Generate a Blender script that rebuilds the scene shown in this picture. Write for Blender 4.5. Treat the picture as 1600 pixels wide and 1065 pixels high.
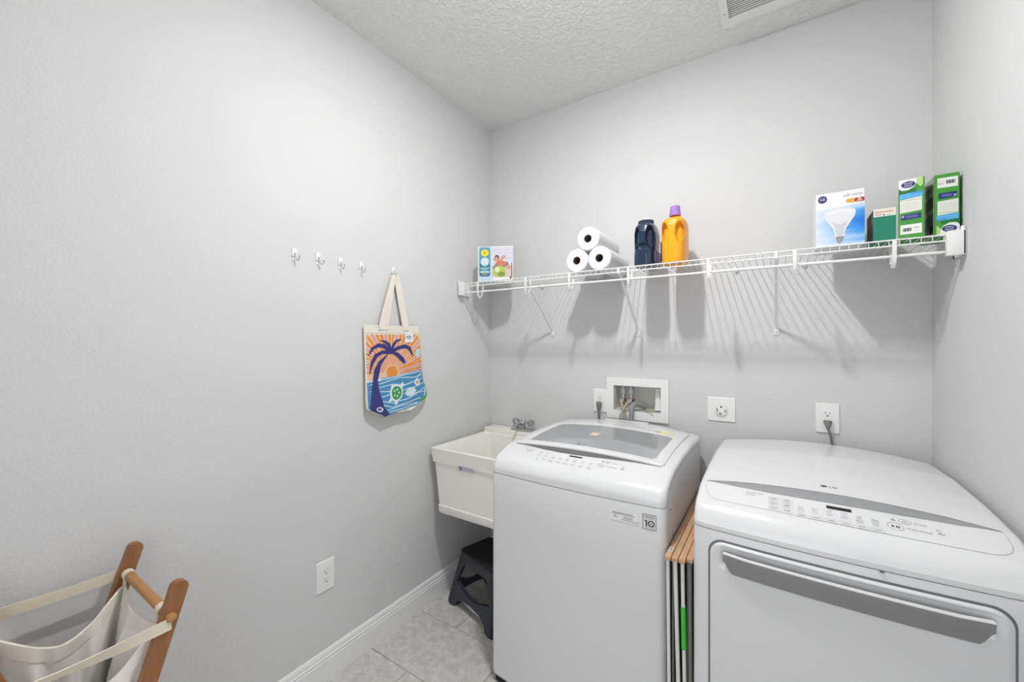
import bpy, bmesh, math, random
from mathutils import Vector, Matrix
from mathutils.geometry import tessellate_polygon

# ------------------------------------------------------------------ scene, camera, light
for o in list(bpy.data.objects): bpy.data.objects.remove(o)
S = bpy.context.scene
COL = S.collection
random.seed(7)
PI = math.pi

cam_d = bpy.data.cameras.new('camera')
cam = bpy.data.objects.new('camera', cam_d); COL.objects.link(cam)
cam.location = (1.548, -2.105, 1.388)
cam.rotation_euler = (PI/2, 0, math.radians(33.33))
cam_d.sensor_fit = 'HORIZONTAL'; cam_d.sensor_width = 36.0
cam_d.lens = 36.0*631/1600
cam_d.clip_start = 0.02
S.camera = cam

world = bpy.data.worlds.new('hallway_daylight'); S.world = world
world.use_nodes = True
bg = world.node_tree.nodes['Background']
bg.inputs[0].default_value = (0.96, 0.98, 1.0, 1)
bg.inputs[1].default_value = 1.45           # soft daylight of the hall, enters only through the open doorway

LAMP_POS = (1.07, -1.13, 2.74)             # flush LED disc on the ceiling, just above the frame
LAMP_POWER = 12.5                          # downward disc
GLOW_POWER = 6.8                           # light leaving the side of the diffuser

vs = S.view_settings
vs.view_transform = 'Standard'; vs.look = 'None'; vs.gamma = 1.0; vs.use_curve_mapping = False
vs.exposure = 0.64

# ------------------------------------------------------------------ materials
MATS = {}
def mat(name, col, rough=0.5, metal=0.0, spec=0.5, noise=0.0, nscale=20, bump=0.0, bscale=200, bdist=0.001,
        coat=0.0, transmission=0.0, stretch=None, detail=3, sheen=0.0):
    if name in MATS: return MATS[name]
    m = bpy.data.materials.new(name); m.use_nodes = True
    nt = m.node_tree; b = nt.nodes['Principled BSDF']
    b.inputs['Base Color'].default_value = (*col, 1)
    b.inputs['Roughness'].default_value = rough
    b.inputs['Metallic'].default_value = metal
    b.inputs['Specular IOR Level'].default_value = spec
    b.inputs['Coat Weight'].default_value = coat
    b.inputs['Transmission Weight'].default_value = transmission
    if sheen: b.inputs['Sheen Weight'].default_value = sheen
    tc = nt.nodes.new('ShaderNodeTexCoord'); mp = nt.nodes.new('ShaderNodeMapping')
    if stretch: mp.inputs['Scale'].default_value = stretch
    nt.links.new(tc.outputs['Object'], mp.inputs[0])
    n = nt.nodes.new('ShaderNodeTexNoise'); n.inputs['Scale'].default_value = nscale; n.inputs['Detail'].default_value = detail
    nt.links.new(mp.outputs[0], n.inputs['Vector'])
    mx = nt.nodes.new('ShaderNodeMix'); mx.data_type = 'RGBA'
    k = max(noise, 0.012)
    mx.inputs[6].default_value = (*[max(0, c*(1-k)) for c in col], 1)
    mx.inputs[7].default_value = (*[min(1, c*(1+k)) for c in col], 1)
    nt.links.new(n.outputs['Fac'], mx.inputs[0]); nt.links.new(mx.outputs[2], b.inputs['Base Color'])
    if bump:
        n2 = nt.nodes.new('ShaderNodeTexNoise'); n2.inputs['Scale'].default_value = bscale; n2.inputs['Detail'].default_value = 2
        nt.links.new(mp.outputs[0], n2.inputs['Vector'])
        bp = nt.nodes.new('ShaderNodeBump'); bp.inputs['Strength'].default_value = bump; bp.inputs['Distance'].default_value = bdist
        nt.links.new(n2.outputs['Fac'], bp.inputs['Height']); nt.links.new(bp.outputs[0], b.inputs['Normal'])
    MATS[name] = m
    return m

M_WALL = mat('wall_paint', (0.64, 0.64, 0.643), 0.72, spec=0.3, noise=0.015, nscale=6, bump=0.55, bscale=120, bdist=0.002)
def ceiling_mat():
    m = mat('ceiling_knockdown', (0.80, 0.80, 0.795), 0.85, spec=0.2)
    nt = m.node_tree; b = nt.nodes['Principled BSDF']
    tc = nt.nodes.new('ShaderNodeTexCoord')
    v = nt.nodes.new('ShaderNodeTexNoise'); v.inputs['Scale'].default_value = 48; v.inputs['Detail'].default_value = 3; v.inputs['Distortion'].default_value = 0.6
    r = nt.nodes.new('ShaderNodeValToRGB'); r.color_ramp.elements[0].position = 0.42; r.color_ramp.elements[1].position = 0.6
    bp = nt.nodes.new('ShaderNodeBump'); bp.inputs['Strength'].default_value = 0.6; bp.inputs['Distance'].default_value = 0.004
    nt.links.new(tc.outputs['Object'], v.inputs['Vector']); nt.links.new(v.outputs['Fac'], r.inputs[0])
    nt.links.new(r.outputs[0], bp.inputs['Height']); nt.links.new(bp.outputs[0], b.inputs['Normal'])
    return m
M_CEIL = ceiling_mat()
M_TRIM = mat('trim_white', (0.80, 0.80, 0.80), 0.35)
def tile_mat():
    m = mat('floor_tile_stone', (0.5, 0.48, 0.46), 0.45, spec=0.4)
    nt = m.node_tree; b = nt.nodes['Principled BSDF']
    tc = nt.nodes.new('ShaderNodeNewGeometry')
    n1 = nt.nodes.new('ShaderNodeTexNoise'); n1.inputs['Scale'].default_value = 24; n1.inputs['Detail'].default_value = 8; n1.inputs['Roughness'].default_value = 0.72
    r = nt.nodes.new('ShaderNodeValToRGB')
    r.color_ramp.elements[0].position = 0.3; r.color_ramp.elements[0].color = (0.43, 0.415, 0.395, 1)
    r.color_ramp.elements[1].position = 0.68; r.color_ramp.elements[1].color = (0.70, 0.685, 0.66, 1)
    nt.links.new(tc.outputs['Position'], n1.inputs['Vector']); nt.links.new(n1.outputs['Fac'], r.inputs[0])
    nt.links.new(r.outputs[0], b.inputs['Base Color'])
    return m
M_TILE = tile_mat()
M_GROUT = mat('grout', (0.27, 0.26, 0.245), 0.9)
M_APPL = mat('appliance_white', (0.71, 0.715, 0.725), 0.22, coat=0.2)
M_APPL_SIDE = mat('appliance_painted_steel', (0.695, 0.70, 0.71), 0.34)
M_SEAM = mat('seam_dark', (0.16, 0.165, 0.17), 0.6)
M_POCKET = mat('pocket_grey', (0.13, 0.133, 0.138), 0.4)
M_STRIP = mat('strip_silver', (0.36, 0.365, 0.375), 0.35, metal=0.3)
M_HANDLE = mat('handle_brushed_grey', (0.30, 0.30, 0.305), 0.38, metal=0.5, stretch=(1, 60, 60), noise=0.04)
M_BLACK = mat('black', (0.012, 0.012, 0.014), 0.3)
M_RUBBER = mat('rubber_black', (0.02, 0.02, 0.022), 0.8)
M_PRINT = mat('print_grey', (0.25, 0.255, 0.265), 0.6)
M_PRINTD = mat('print_dark', (0.03, 0.03, 0.035), 0.6)
M_PRINTL = mat('print_pale', (0.42, 0.425, 0.44), 0.6)
M_WPLAS = mat('white_plastic', (0.82, 0.82, 0.81), 0.35)
M_WIRE = mat('white_vinyl_wire', (0.83, 0.83, 0.82), 0.38)
M_TUB = mat('tub_offwhite', (0.86, 0.845, 0.79), 0.3)
M_CHROME = mat('faucet_metal', (0.50, 0.50, 0.51), 0.25, metal=0.9)
M_STEEL = mat('tub_steel', (0.60, 0.61, 0.63), 0.35, metal=0.4)
M_STOOL = mat('stool_slate', (0.028, 0.031, 0.042), 0.45, bump=0.1, bscale=500, bdist=0.0004)
M_STOOLT = mat('stool_tread', (0.010, 0.010, 0.012), 0.7)
M_WOODH = mat('hamper_wood', (0.27, 0.115, 0.042), 0.42, noise=0.35, nscale=9, stretch=(9, 9, 1.0), detail=6)
M_DOWEL = mat('dowel_wood', (0.42, 0.205, 0.075), 0.42, noise=0.18, nscale=9, stretch=(1, 10, 10), detail=5)
M_SLAT = mat('slat_wood', (0.55, 0.335, 0.19), 0.5, noise=0.42, nscale=16, stretch=(10, 1.0, 10), detail=8)
M_CANVAS = mat('hamper_canvas', (0.86, 0.835, 0.80), 0.95, bump=0.25, bscale=900, bdist=0.0006, noise=0.03)
M_WEB = mat('hamper_webbing', (0.72, 0.655, 0.53), 0.95, bump=0.3, bscale=800, bdist=0.0006)
M_TOTE = mat('tote_cotton', (0.74, 0.70, 0.62), 0.95, bump=0.25, bscale=900, bdist=0.0006, noise=0.04, nscale=60)
M_PAPER = mat('paper_towel', (0.79, 0.79, 0.79), 0.95, bump=0.3, bscale=260, bdist=0.001)
M_CARD = mat('cardboard_core', (0.16, 0.115, 0.085), 0.9)
M_NAVY = mat('bottle_navy', (0.010, 0.026, 0.058), 0.24, coat=0.2)
M_YEL = mat('bottle_orange', (0.90, 0.36, 0.008), 0.3)
M_PURPLE = mat('cap_purple', (0.36, 0.19, 0.55), 0.35)
M_LABELP = mat('label_violet', (0.12, 0.09, 0.33), 0.4)
M_CLEAR = mat('clear_cup', (0.75, 0.78, 0.80), 0.1)
M_CORD = mat('cord_grey', (0.16, 0.16, 0.155), 0.5)
M_HOSE = mat('hose_beige', (0.42, 0.38, 0.31), 0.45)
M_DRAIN = mat('drain_hose_grey', (0.27, 0.275, 0.285), 0.5)
M_BRASS = mat('valve_brass', (0.36, 0.26, 0.13), 0.4, metal=0.6)
M_VALVE = mat('valve_tag', (0.55, 0.55, 0.66), 0.5)
M_GREEN = mat('foam_green', (0.05, 0.50, 0.03), 0.7)
M_TUBE = mat('tube_white', (0.74, 0.74, 0.71), 0.4)
M_GUNM = mat('tube_grey', (0.20, 0.19, 0.175), 0.5)
M_BOXIN = mat('outlet_box_plastic', (0.66, 0.66, 0.62), 0.5)
P = lambda n, c, r=0.5: mat('ink_'+n, c, r)

def glass_mat():
    m = bpy.data.materials.new('lid_glass'); m.use_nodes = True
    nt = m.node_tree; nt.nodes.clear()
    out = nt.nodes.new('ShaderNodeOutputMaterial')
    tr = nt.nodes.new('ShaderNodeBsdfTransparent'); tr.inputs[0].default_value = (0.80, 0.82, 0.84, 1)
    gl = nt.nodes.new('ShaderNodeBsdfGlossy'); gl.inputs['Roughness'].default_value = 0.04
    df = nt.nodes.new('ShaderNodeBsdfDiffuse'); df.inputs[0].default_value = (0.76, 0.78, 0.80, 1)
    fr = nt.nodes.new('ShaderNodeFresnel'); fr.inputs[0].default_value = 1.5
    m0 = nt.nodes.new('ShaderNodeMixShader'); m0.inputs[0].default_value = 0.42
    m1 = nt.nodes.new('ShaderNodeMixShader')
    nt.links.new(tr.outputs[0], m0.inputs[1]); nt.links.new(df.outputs[0], m0.inputs[2])
    nt.links.new(fr.outputs[0], m1.inputs[0]); nt.links.new(m0.outputs[0], m1.inputs[1]); nt.links.new(gl.outputs[0], m1.inputs[2])
    nt.links.new(m1.outputs[0], out.inputs[0])
    return m
M_GLASS = glass_mat()
def emit_mat():
    m = bpy.data.materials.new('bulb_glow'); m.use_nodes = True
    b = m.node_tree.nodes['Principled BSDF']
    b.inputs['Base Color'].default_value = (0.9, 0.9, 0.88, 1)
    b.inputs['Emission Color'].default_value = (1, 0.98, 0.95, 1); b.inputs['Emission Strength'].default_value = 4.0
    return m
M_BULB = emit_mat()

# ------------------------------------------------------------------ helpers
def root_loc(p):
    while p.parent: p = p.parent
    return Vector(p.get('_base', (0, 0, 0)))
def thing(name, label, cat, base, group=None, kind=None):
    o = bpy.data.objects.new(name, None); COL.objects.link(o)
    o.empty_display_size = 0.05
    o.location = base; o['_base'] = list(base)
    o['label'] = label; o['category'] = cat
    if group: o['group'] = group
    return o
def obj(name, verts, faces, m, parent=None, smooth=False, fm=None, kind=None, auto=None):
    """verts in world coordinates; one mesh object"""
    me = bpy.data.meshes.new(name)
    off = root_loc(parent) if parent else Vector((0, 0, 0))
    me.from_pydata([tuple(Vector(v)-off) for v in verts], [], faces)
    ms = m if isinstance(m, (list, tuple)) else [m]
    for k in ms: me.materials.append(k)
    if fm:
        for p, i in zip(me.polygons, fm): p.material_index = i
    me.update()
    if smooth:
        for p in me.polygons: p.use_smooth = True
        if auto is not None: sharp(me, auto)
    o = bpy.data.objects.new(name, me); COL.objects.link(o)
    if parent: o.parent = parent
    if kind: o['kind'] = kind
    return o
def sharp(me, ang=0.6):
    bm = bmesh.new(); bm.from_mesh(me)
    for e in bm.edges:
        if len(e.link_faces) == 2:
            if e.calc_face_angle(0) > ang: e.smooth = False
    bm.to_mesh(me); bm.free()
def bobj(name, bm, m, parent=None, smooth=False, kind=None, auto=0.6, recalc=True):
    if recalc: bmesh.ops.recalc_face_normals(bm, faces=bm.faces)
    me = bpy.data.meshes.new(name)
    off = root_loc(parent) if parent else Vector((0, 0, 0))
    bmesh.ops.translate(bm, verts=bm.verts, vec=-off)
    bm.to_mesh(me); bm.free()
    for k in (m if isinstance(m, (list, tuple)) else [m]): me.materials.append(k)
    if smooth:
        for p in me.polygons: p.use_smooth = True
        if auto: sharp(me, auto)
    o = bpy.data.objects.new(name, me); COL.objects.link(o)
    if parent: o.parent = parent
    if kind: o['kind'] = kind
    return o
def add_box(bm, lo, hi, bev=0.0, seg=2):
    r = bmesh.ops.create_cube(bm, size=1.0)
    vs_ = r['verts']
    for v in vs_:
        v.co = Vector([lo[i]+(hi[i]-lo[i])*(v.co[i]+0.5) for i in range(3)])
    if bev > 0:
        es = list({e for v in vs_ for e in v.link_edges})
        bmesh.ops.bevel(bm, geom=es, offset=bev, segments=seg, affect='EDGES', profile=0.5)
def box(name, lo, hi, m, parent=None, bev=0.0, kind=None, seg=2):
    bm = bmesh.new(); add_box(bm, lo, hi, bev, seg)
    return bobj(name, bm, m, parent, smooth=bev > 0, kind=kind)
def add_tube(bm, pts, r, seg=8, caps=True, flat=None):
    """swept round (or flat: (a,b) half sizes, kept with a fixed side vector) section"""
    pts = [Vector(p) for p in pts]
    rr = r if isinstance(r, (list, tuple)) else [r]*len(pts)
    t0 = (pts[1]-pts[0]).normalized()
    ref = Vector((0, 0, 1)) if abs(t0.z) < 0.9 else Vector((1, 0, 0))
    nrm = t0.cross(ref).normalized()
    rings = []
    for i, p in enumerate(pts):
        if i == 0: t = t0
        elif i == len(pts)-1: t = (pts[i]-pts[i-1]).normalized()
        else: t = ((pts[i+1]-pts[i]).normalized()+(pts[i]-pts[i-1]).normalized()).normalized()
        nrm = (nrm - t*nrm.dot(t)).normalized()
        b = t.cross(nrm)
        rings.append([bm.verts.new(p+nrm*math.cos(2*PI*k/seg)*rr[i]+b*math.sin(2*PI*k/seg)*rr[i]) for k in range(seg)])
    for a, b in zip(rings, rings[1:]):
        for k in range(seg):
            bm.faces.new((a[k], a[(k+1) % seg], b[(k+1) % seg], b[k]))
    if caps:
        bm.faces.new(rings[0][::-1]); bm.faces.new(rings[-1])
def tube(name, pts, r, m, parent=None, seg=10, smooth=True):
    bm = bmesh.new(); add_tube(bm, pts, r, seg)
    return bobj(name, bm, m, parent, smooth=smooth, auto=0.9)
def add_ribbon(bm, path, half, side, th):
    """flat strip: path points, half width along 'side' vectors, thickness th"""
    path = [Vector(p) for p in path]; n = len(path)
    rows = []
    for i, p in enumerate(path):
        t = (path[min(i+1, n-1)]-path[max(i-1, 0)]).normalized()
        s = Vector(side[i] if isinstance(side, list) else side).normalized()
        nn = t.cross(s).normalized()
        h = half[i] if isinstance(half, list) else half
        rows.append([bm.verts.new(p+s*h+nn*th/2), bm.verts.new(p-s*h+nn*th/2), bm.verts.new(p-s*h-nn*th/2), bm.verts.new(p+s*h-nn*th/2)])
    for a, b in zip(rows, rows[1:]):
        for k in range(4): bm.faces.new((a[k], a[(k+1) % 4], b[(k+1) % 4], b[k]))
    bm.faces.new(rows[0][::-1]); bm.faces.new(rows[-1])
def ribbon(name, path, half, side, th, m, parent=None):
    bm = bmesh.new(); add_ribbon(bm, path, half, side, th)
    return bobj(name, bm, m, parent, smooth=True, auto=0.7)
def add_lathe(bm, prof, c, axis='z', seg=32, caps=True):
    """prof: (radius, height) list; revolve about axis through c"""
    rings = []
    for r, h in prof:
        ring = []
        for k in range(seg):
            a = 2*PI*k/seg; u, w = r*math.cos(a), r*math.sin(a)
            if axis == 'z': v = (c[0]+u, c[1]+w, c[2]+h)
            elif axis == 'y': v = (c[0]+u, c[1]+h, c[2]+w)
            else: v = (c[0]+h, c[1]+u, c[2]+w)
            ring.append(bm.verts.new(v))
        rings.append(ring)
    for a, b in zip(rings, rings[1:]):
        for k in range(seg): bm.faces.new((a[k], a[(k+1) % seg], b[(k+1) % seg], b[k]))
    caps = caps and prof[0] != prof[-1]
    if caps and prof[0][0] > 1e-5: bm.faces.new(rings[0][::-1])
    if caps and prof[-1][0] > 1e-5: bm.faces.new(rings[-1])
    bmesh.ops.remove_doubles(bm, verts=bm.verts, dist=1e-6)
def lathe(name, prof, c, m, parent=None, axis='z', seg=32, auto=0.6, caps=True):
    bm = bmesh.new(); add_lathe(bm, prof, c, axis, seg, caps)
    return bobj(name, bm, m, parent, smooth=True, auto=auto)
def add_prism(bm, loops, f, th):
    """loops: outer + holes as (s,t) lists; f(s,t,d) -> xyz; extruded from d=0 to d=th"""
    tri = tessellate_polygon([[Vector((s, t, 0)) for s, t in L] for L in loops])
    flat = [p for L in loops for p in L]
    A = [bm.verts.new(f(s, t, 0)) for s, t in flat]; B = [bm.verts.new(f(s, t, th)) for s, t in flat]
    for a, b, c in tri:
        try:
            bm.faces.new((A[a], A[b], A[c])); bm.faces.new((B[c], B[b], B[a]))
        except ValueError: pass
    i = 0
    for L in loops:
        n = len(L)
        for k in range(n):
            a, b = i+k, i+(k+1) % n
            bm.faces.new((A[a], B[a], B[b], A[b]))
        i += n
def prism(name, loops, f, th, m, parent=None, smooth=False, auto=0.5):
    bm = bmesh.new(); add_prism(bm, loops, f, th)
    return bobj(name, bm, m, parent, smooth=smooth, auto=auto)
def rrect(x0, y0, x1, y1, r, n=5):
    pts = []
    for cx, cy, a0 in ((x1-r, y1-r, 0), (x0+r, y1-r, PI/2), (x0+r, y0+r, PI), (x1-r, y0+r, 1.5*PI)):
        for k in range(n+1):
            a = a0+k*PI/2/n; pts.append((cx+r*math.cos(a), cy+r*math.sin(a)))
    return pts
def ell(cx, cy, rx, ry, n=28, a0=0, a1=2*PI):
    return [(cx+rx*math.cos(a0+(a1-a0)*k/n), cy+ry*math.sin(a0+(a1-a0)*k/n)) for k in range(n if abs(a1-a0-2*PI) < 1e-6 else n+1)]
def rect(x0, y0, x1, y1): return [(x0, y0), (x1, y0), (x1, y1), (x0, y1)]
def stroke(pts, w):
    L, R = [], []
    n = len(pts)
    for i, (x, y) in enumerate(pts):
        a = pts[max(i-1, 0)]; b = pts[min(i+1, n-1)]
        dx, dy = b[0]-a[0], b[1]-a[1]; d = math.hypot(dx, dy) or 1
        ww = w[i] if isinstance(w, (list, tuple)) else w
        L.append((x-dy/d*ww/2, y+dx/d*ww/2)); R.append((x+dy/d*ww/2, y-dx/d*ww/2))
    return L+R[::-1]
def text2d(s, size, align='CENTER'):
    c = bpy.data.curves.new('txt', 'FONT'); c.body = s; c.size = size; c.align_x = align; c.align_y = 'CENTER'; c.resolution_u = 2
    o = bpy.data.objects.new('txt', c)
    me = o.to_mesh()
    v = [(p.co.x, p.co.y) for p in me.vertices]; f = [tuple(p.vertices) for p in me.polygons]
    o.to_mesh_clear(); bpy.data.objects.remove(o); bpy.data.curves.remove(c)
    return v, f
class Art:
    """flat print laid on a surface: polygons, rings and lettering with their own inks"""
    def __init__(self): self.items = []; self.mats = []
    def _m(self, m):
        if m not in self.mats: self.mats.append(m)
        return self.mats.index(m)
    def poly(self, pts, m, layer=0, holes=()):
        loops = [pts]+list(holes)
        tri = tessellate_polygon([[Vector((a, b, 0)) for a, b in L] for L in loops])
        self.items.append(([p for L in loops for p in L], [tuple(t) for t in tri], self._m(m), layer))
    def ring(self, cx, cy, rx, ry, w, m, layer=0, n=24): self.poly(ell(cx, cy, rx, ry, n), m, layer, [ell(cx, cy, rx-w, ry-w, n)])
    def frame(self, x0, y0, x1, y1, r, w, m, layer=0): self.poly(rrect(x0, y0, x1, y1, r, 3), m, layer, [rrect(x0+w, y0+w, x1-w, y1-w, max(r-w, w*.3), 3)])
    def text(self, s, x, y, size, m, layer=0, align='CENTER', rot=0, sx=1.0):
        v, f = text2d(s, size, align)
        c, sn = math.cos(rot), math.sin(rot)
        self.items.append(([(x+(a*sx)*c-b*sn, y+(a*sx)*sn+b*c) for a, b in v], f, self._m(m), layer))
    def build(self, name, f, parent, base=0.0004, step=0.0002, maxlen=None):
        bm = bmesh.new()
        for v, faces, mi, layer in self.items:
            b2 = bmesh.new()
            vv = [b2.verts.new((a, b, 0)) for a, b in v]
            for t in faces:
                try: b2.faces.new([vv[i] for i in t])
                except ValueError: pass
            bmesh.ops.recalc_face_normals(b2, faces=b2.faces)
            for fc in b2.faces:
                if fc.normal.z < 0: fc.normal_flip()
            if maxlen:
                for _ in range(6):
                    es = [e for e in b2.edges if e.calc_length() > maxlen]
                    if not es: break
                    bmesh.ops.subdivide_edges(b2, edges=es, cuts=1)
                    bmesh.ops.triangulate(b2, faces=b2.faces)
            b2.verts.ensure_lookup_table()
            mp = {}
            for q in b2.verts: mp[q] = bm.verts.new(f(q.co.x, q.co.y, base+step*layer))
            for fc in b2.faces:
                nf = bm.faces.new([mp[q] for q in fc.verts]); nf.material_index = mi
            b2.free()
        return bobj(name, bm, self.mats, parent, recalc=False)
def lin(t, y):
    if y <= t[0][0]: return t[0][1]
    for (a, b), (c, d) in zip(t, t[1:]):
        if y <= c: return b+(d-b)*(y-a)/(c-a)
    return t[-1][1]
def sm(x): x = max(0, min(1, x)); return x*x*(3-2*x)

# ------------------------------------------------------------------ the room
W, H, YF, T = 2.027, 2.74, -2.75, 0.10
BX0, BX1, BZ0, BZ1 = 0.8173, 1.0596, 1.022, 1.153          # opening of the washer outlet box
def struct(name, boxes, m):
    bm = bmesh.new()
    for lo, hi in boxes: add_box(bm, lo, hi)
    return bobj(name, bm, m, kind='structure')
struct('wall_left', [((-T, YF-T, -0.1), (0, T, H+0.1))], M_WALL)['label'] = 'light grey painted wall with the row of hooks'
struct('wall_right', [((W, YF-T, -0.1), (W+T, T, H+0.1))], M_WALL)['label'] = 'light grey painted wall beside the dryer'
struct('wall_back', [((0, 0, -0.1), (BX0, T, H+0.1)), ((BX1, 0, -0.1), (W, T, H+0.1)),
                     ((BX0, 0, -0.1), (BX1, T, BZ0)), ((BX0, 0, BZ1), (BX1, T, H+0.1))], M_WALL)['label'] = 'light grey painted wall behind washer and dryer'
DX0, DX1, DZ = 0.95, 1.86, 2.06
struct('wall_front', [((0, YF-T, -0.1), (DX0, YF, H+0.1)), ((DX1, YF-T, -0.1), (W, YF, H+0.1)), ((DX0, YF-T, DZ), (DX1, YF, H+0.1))], M_WALL)['label'] = 'light grey wall with the open doorway behind the camera'
struct('trim_1', [((DX0-0.06, YF, 0), (DX0, YF+0.012, DZ+0.06)), ((DX1, YF, 0), (DX1+0.06, YF+0.012, DZ+0.06)), ((DX0, YF, DZ), (DX1, YF+0.012, DZ+0.06))], M_TRIM)['label'] = 'white casing around the open doorway'
struct('ceiling', [((0, YF, H), (W, 0, H+0.1))], M_CEIL)['label'] = 'white knockdown textured ceiling'
floor = struct('floor', [((0, YF-0.8, -0.1), (W, 0, -0.003))], M_GROUT); floor['label'] = 'grey stone look tile floor with grout joints'
# tiles: 305 x 610 mm, half-offset rows
rows_y = -0.622
k0 = -9
for r in range(-9, 3):
    ya, yb = rows_y+0.305*r, rows_y+0.305*(r+1)
    ya, yb = max(ya, YF-0.7), min(yb, -0.001)
    if yb-ya < 0.02: continue
    ph = 0.548 if r % 2 else 0.247
    x = ph-0.61*2
    while x < W:
        xa, xb = max(x, 0.001), min(x+0.61, W-0.001)
        if xb-xa > 0.02:
            bm = bmesh.new(); add_box(bm, (xa+0.0015, ya+0.0015, -0.006), (xb-0.0015, yb-0.0015, 0.0), 0.0012, 1)
            bobj('floor_tile', bm, M_TILE, floor)
        x += 0.61
# baseboards
def baseboard(name, f, length, label):
    prof = [(0, 0), (0.015, 0), (0.015, 0.088), (0.0125, 0.090), (0.0125, 0.095), (0.0145, 0.097), (0.0145, 0.101), (0.011, 0.104), (0.011, 0.108),
            (0.0105, 0.116), (0.008, 0.123), (0.004, 0.127), (0, 0.127)]
    v, fc = [], []
    for s in (0, length):
        for d, z in prof: v.append(f(s, d, z))
    n = len(prof)
    for k in range(n): fc.append((k, (k+1) % n, n+(k+1) % n, n+k))
    fc.append(tuple(range(n))[::-1]); fc.append(tuple(range(n, 2*n)))
    o = obj(name, v, fc, M_TRIM, kind='structure'); o['label'] = label
baseboard('baseboard_left', lambda s, d, z: (d, YF+s, z), -YF, 'white moulded baseboard along the left wall')
baseboard('baseboard_back', lambda s, d, z: (0.015+s, -d, z), W-0.030, 'white moulded baseboard behind the machines')
baseboard('baseboard_right', lambda s, d, z: (W-d, YF+s, z), -YF, 'white moulded baseboard along the right wall')

# ------------------------------------------------------------------ ceiling lamp (above the frame) and vent
lamp = thing('ceiling_lamp', 'white flush ceiling lamp with long diffuser above the picture', 'lamp', LAMP_POS)
lx_, ly_, lz_ = LAMP_POS
box('lamp_base', (lx_-0.055, ly_-0.14, lz_-0.014), (lx_+0.055, ly_+0.14, lz_-0.0005), M_WPLAS, lamp, 0.004)
box('diffuser', (lx_-0.030, ly_-0.10, lz_-0.024), (lx_+0.030, ly_+0.10, lz_-0.0142), M_BULB, lamp, 0.004)
ld = bpy.data.lights.new('lamp_light', 'AREA'); ld.shape = 'ELLIPSE'; ld.size = 0.05; ld.size_y = 0.19; ld.energy = LAMP_POWER; ld.color = (1.0, 0.996, 0.988)
lo = bpy.data.objects.new('lamp_light', ld); COL.objects.link(lo); lo.location = (0, 0, -0.028); lo.parent = lamp
ld = bpy.data.lights.new('lamp_glow', 'POINT'); ld.shadow_soft_size = 0.03; ld.energy = GLOW_POWER; ld.color = (1.0, 0.996, 0.988)
lo = bpy.data.objects.new('lamp_glow', ld); COL.objects.link(lo); lo.location = (0, 0, -0.075); lo.parent = lamp

vx0, vx1, vy0, vy1 = 1.352, 1.70, -0.46, -0.163
vent = thing('ceiling_vent', 'white slatted ceiling air vent near the back wall', 'vent', (vx0, vy1, H))
prism('vent_frame', [rrect(vx0, vy0, vx1, vy1, 0.004, 2), rect(vx0+0.028, vy0+0.045, vx1-0.028, vy1-0.047)], lambda s, t, d: (s, t, H-d), 0.018, M_WPLAS, vent)
box('vent_backing', (vx0+0.02, vy0+0.04, H-0.003), (vx1-0.02, vy1-0.04, H-0.0005), mat('vent_duct', (0.20, 0.20, 0.20), 0.8), vent)
sl = bpy.data.meshes.new('vent_slat')
v = []
a = math.radians(14)
xl = (vx1-vx0)/2-0.028
for sx in (-xl, xl):
    for dy, dz in ((-0.0042, -0.0006), (0.0042, -0.0006), (0.0042, 0.0006), (-0.0042, 0.0006)):
        v.append((sx, dy*math.cos(a)-dz*math.sin(a), dy*math.sin(a)+dz*math.cos(a)))
sl.from_pydata(v, [], [(0, 1, 2, 3), (7, 6, 5, 4), (0, 4, 5, 1), (1, 5, 6, 2), (2, 6, 7, 3), (3, 7, 4, 0)]); sl.materials.append(M_WPLAS)
y = vy0+0.052
while y < vy1-0.05:
    o = bpy.data.objects.new('vent_slat', sl); COL.objects.link(o); o.parent = vent
    o.location = ((vx0+vx1)/2-vx0, y-vy1, -0.0125)
    y += 0.0115
for sx in (vx0+0.014, vx1-0.014):
    lathe('screw', [(0.0045, 0), (0.003, -0.002), (0, -0.002)], (sx, vy1-0.085, H-0.018), M_PRINTL, vent, seg=10)

# ------------------------------------------------------------------ washer and dryer
def machine(x0, x1, yf, yb, base, cr, zs, bow, rc, rf, rs):
    def h(x, y):
        u = 2*(x-x0)/(x1-x0)-1
        return lin(base, y)+lin(cr, y)*(1-u*u)
    def front(x):
        u = 2*(x-x0)/(x1-x0)-1
        d = min(x-x0, x1-x); c = 0
        if d < rc: c = rc-math.sqrt(max(0, rc*rc-(rc-d)**2))
        return yf+bow*u*u+c
    def back(x):
        u = 2*(x-x0)/(x1-x0)-1
        d = min(x-x0, x1-x); c = 0
        if d < rc: c = rc-math.sqrt(max(0, rc*rc-(rc-d)**2))
        return yb-0.012*u*u-c
    return h, front, back
def xsamples(x0, x1, r, n=40):
    e = [x0+r*(1-math.cos(PI/2*k/7)) for k in range(7)]
    mid = [x0+r+(x1-x0-2*r)*k/n for k in range(n+1)]
    return e+mid+[x0+x1-q for q in e[::-1]]
def drop(d, r):
    return 0 if d >= r else r-math.sqrt(max(0, r*r-(r-d)**2))
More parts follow.
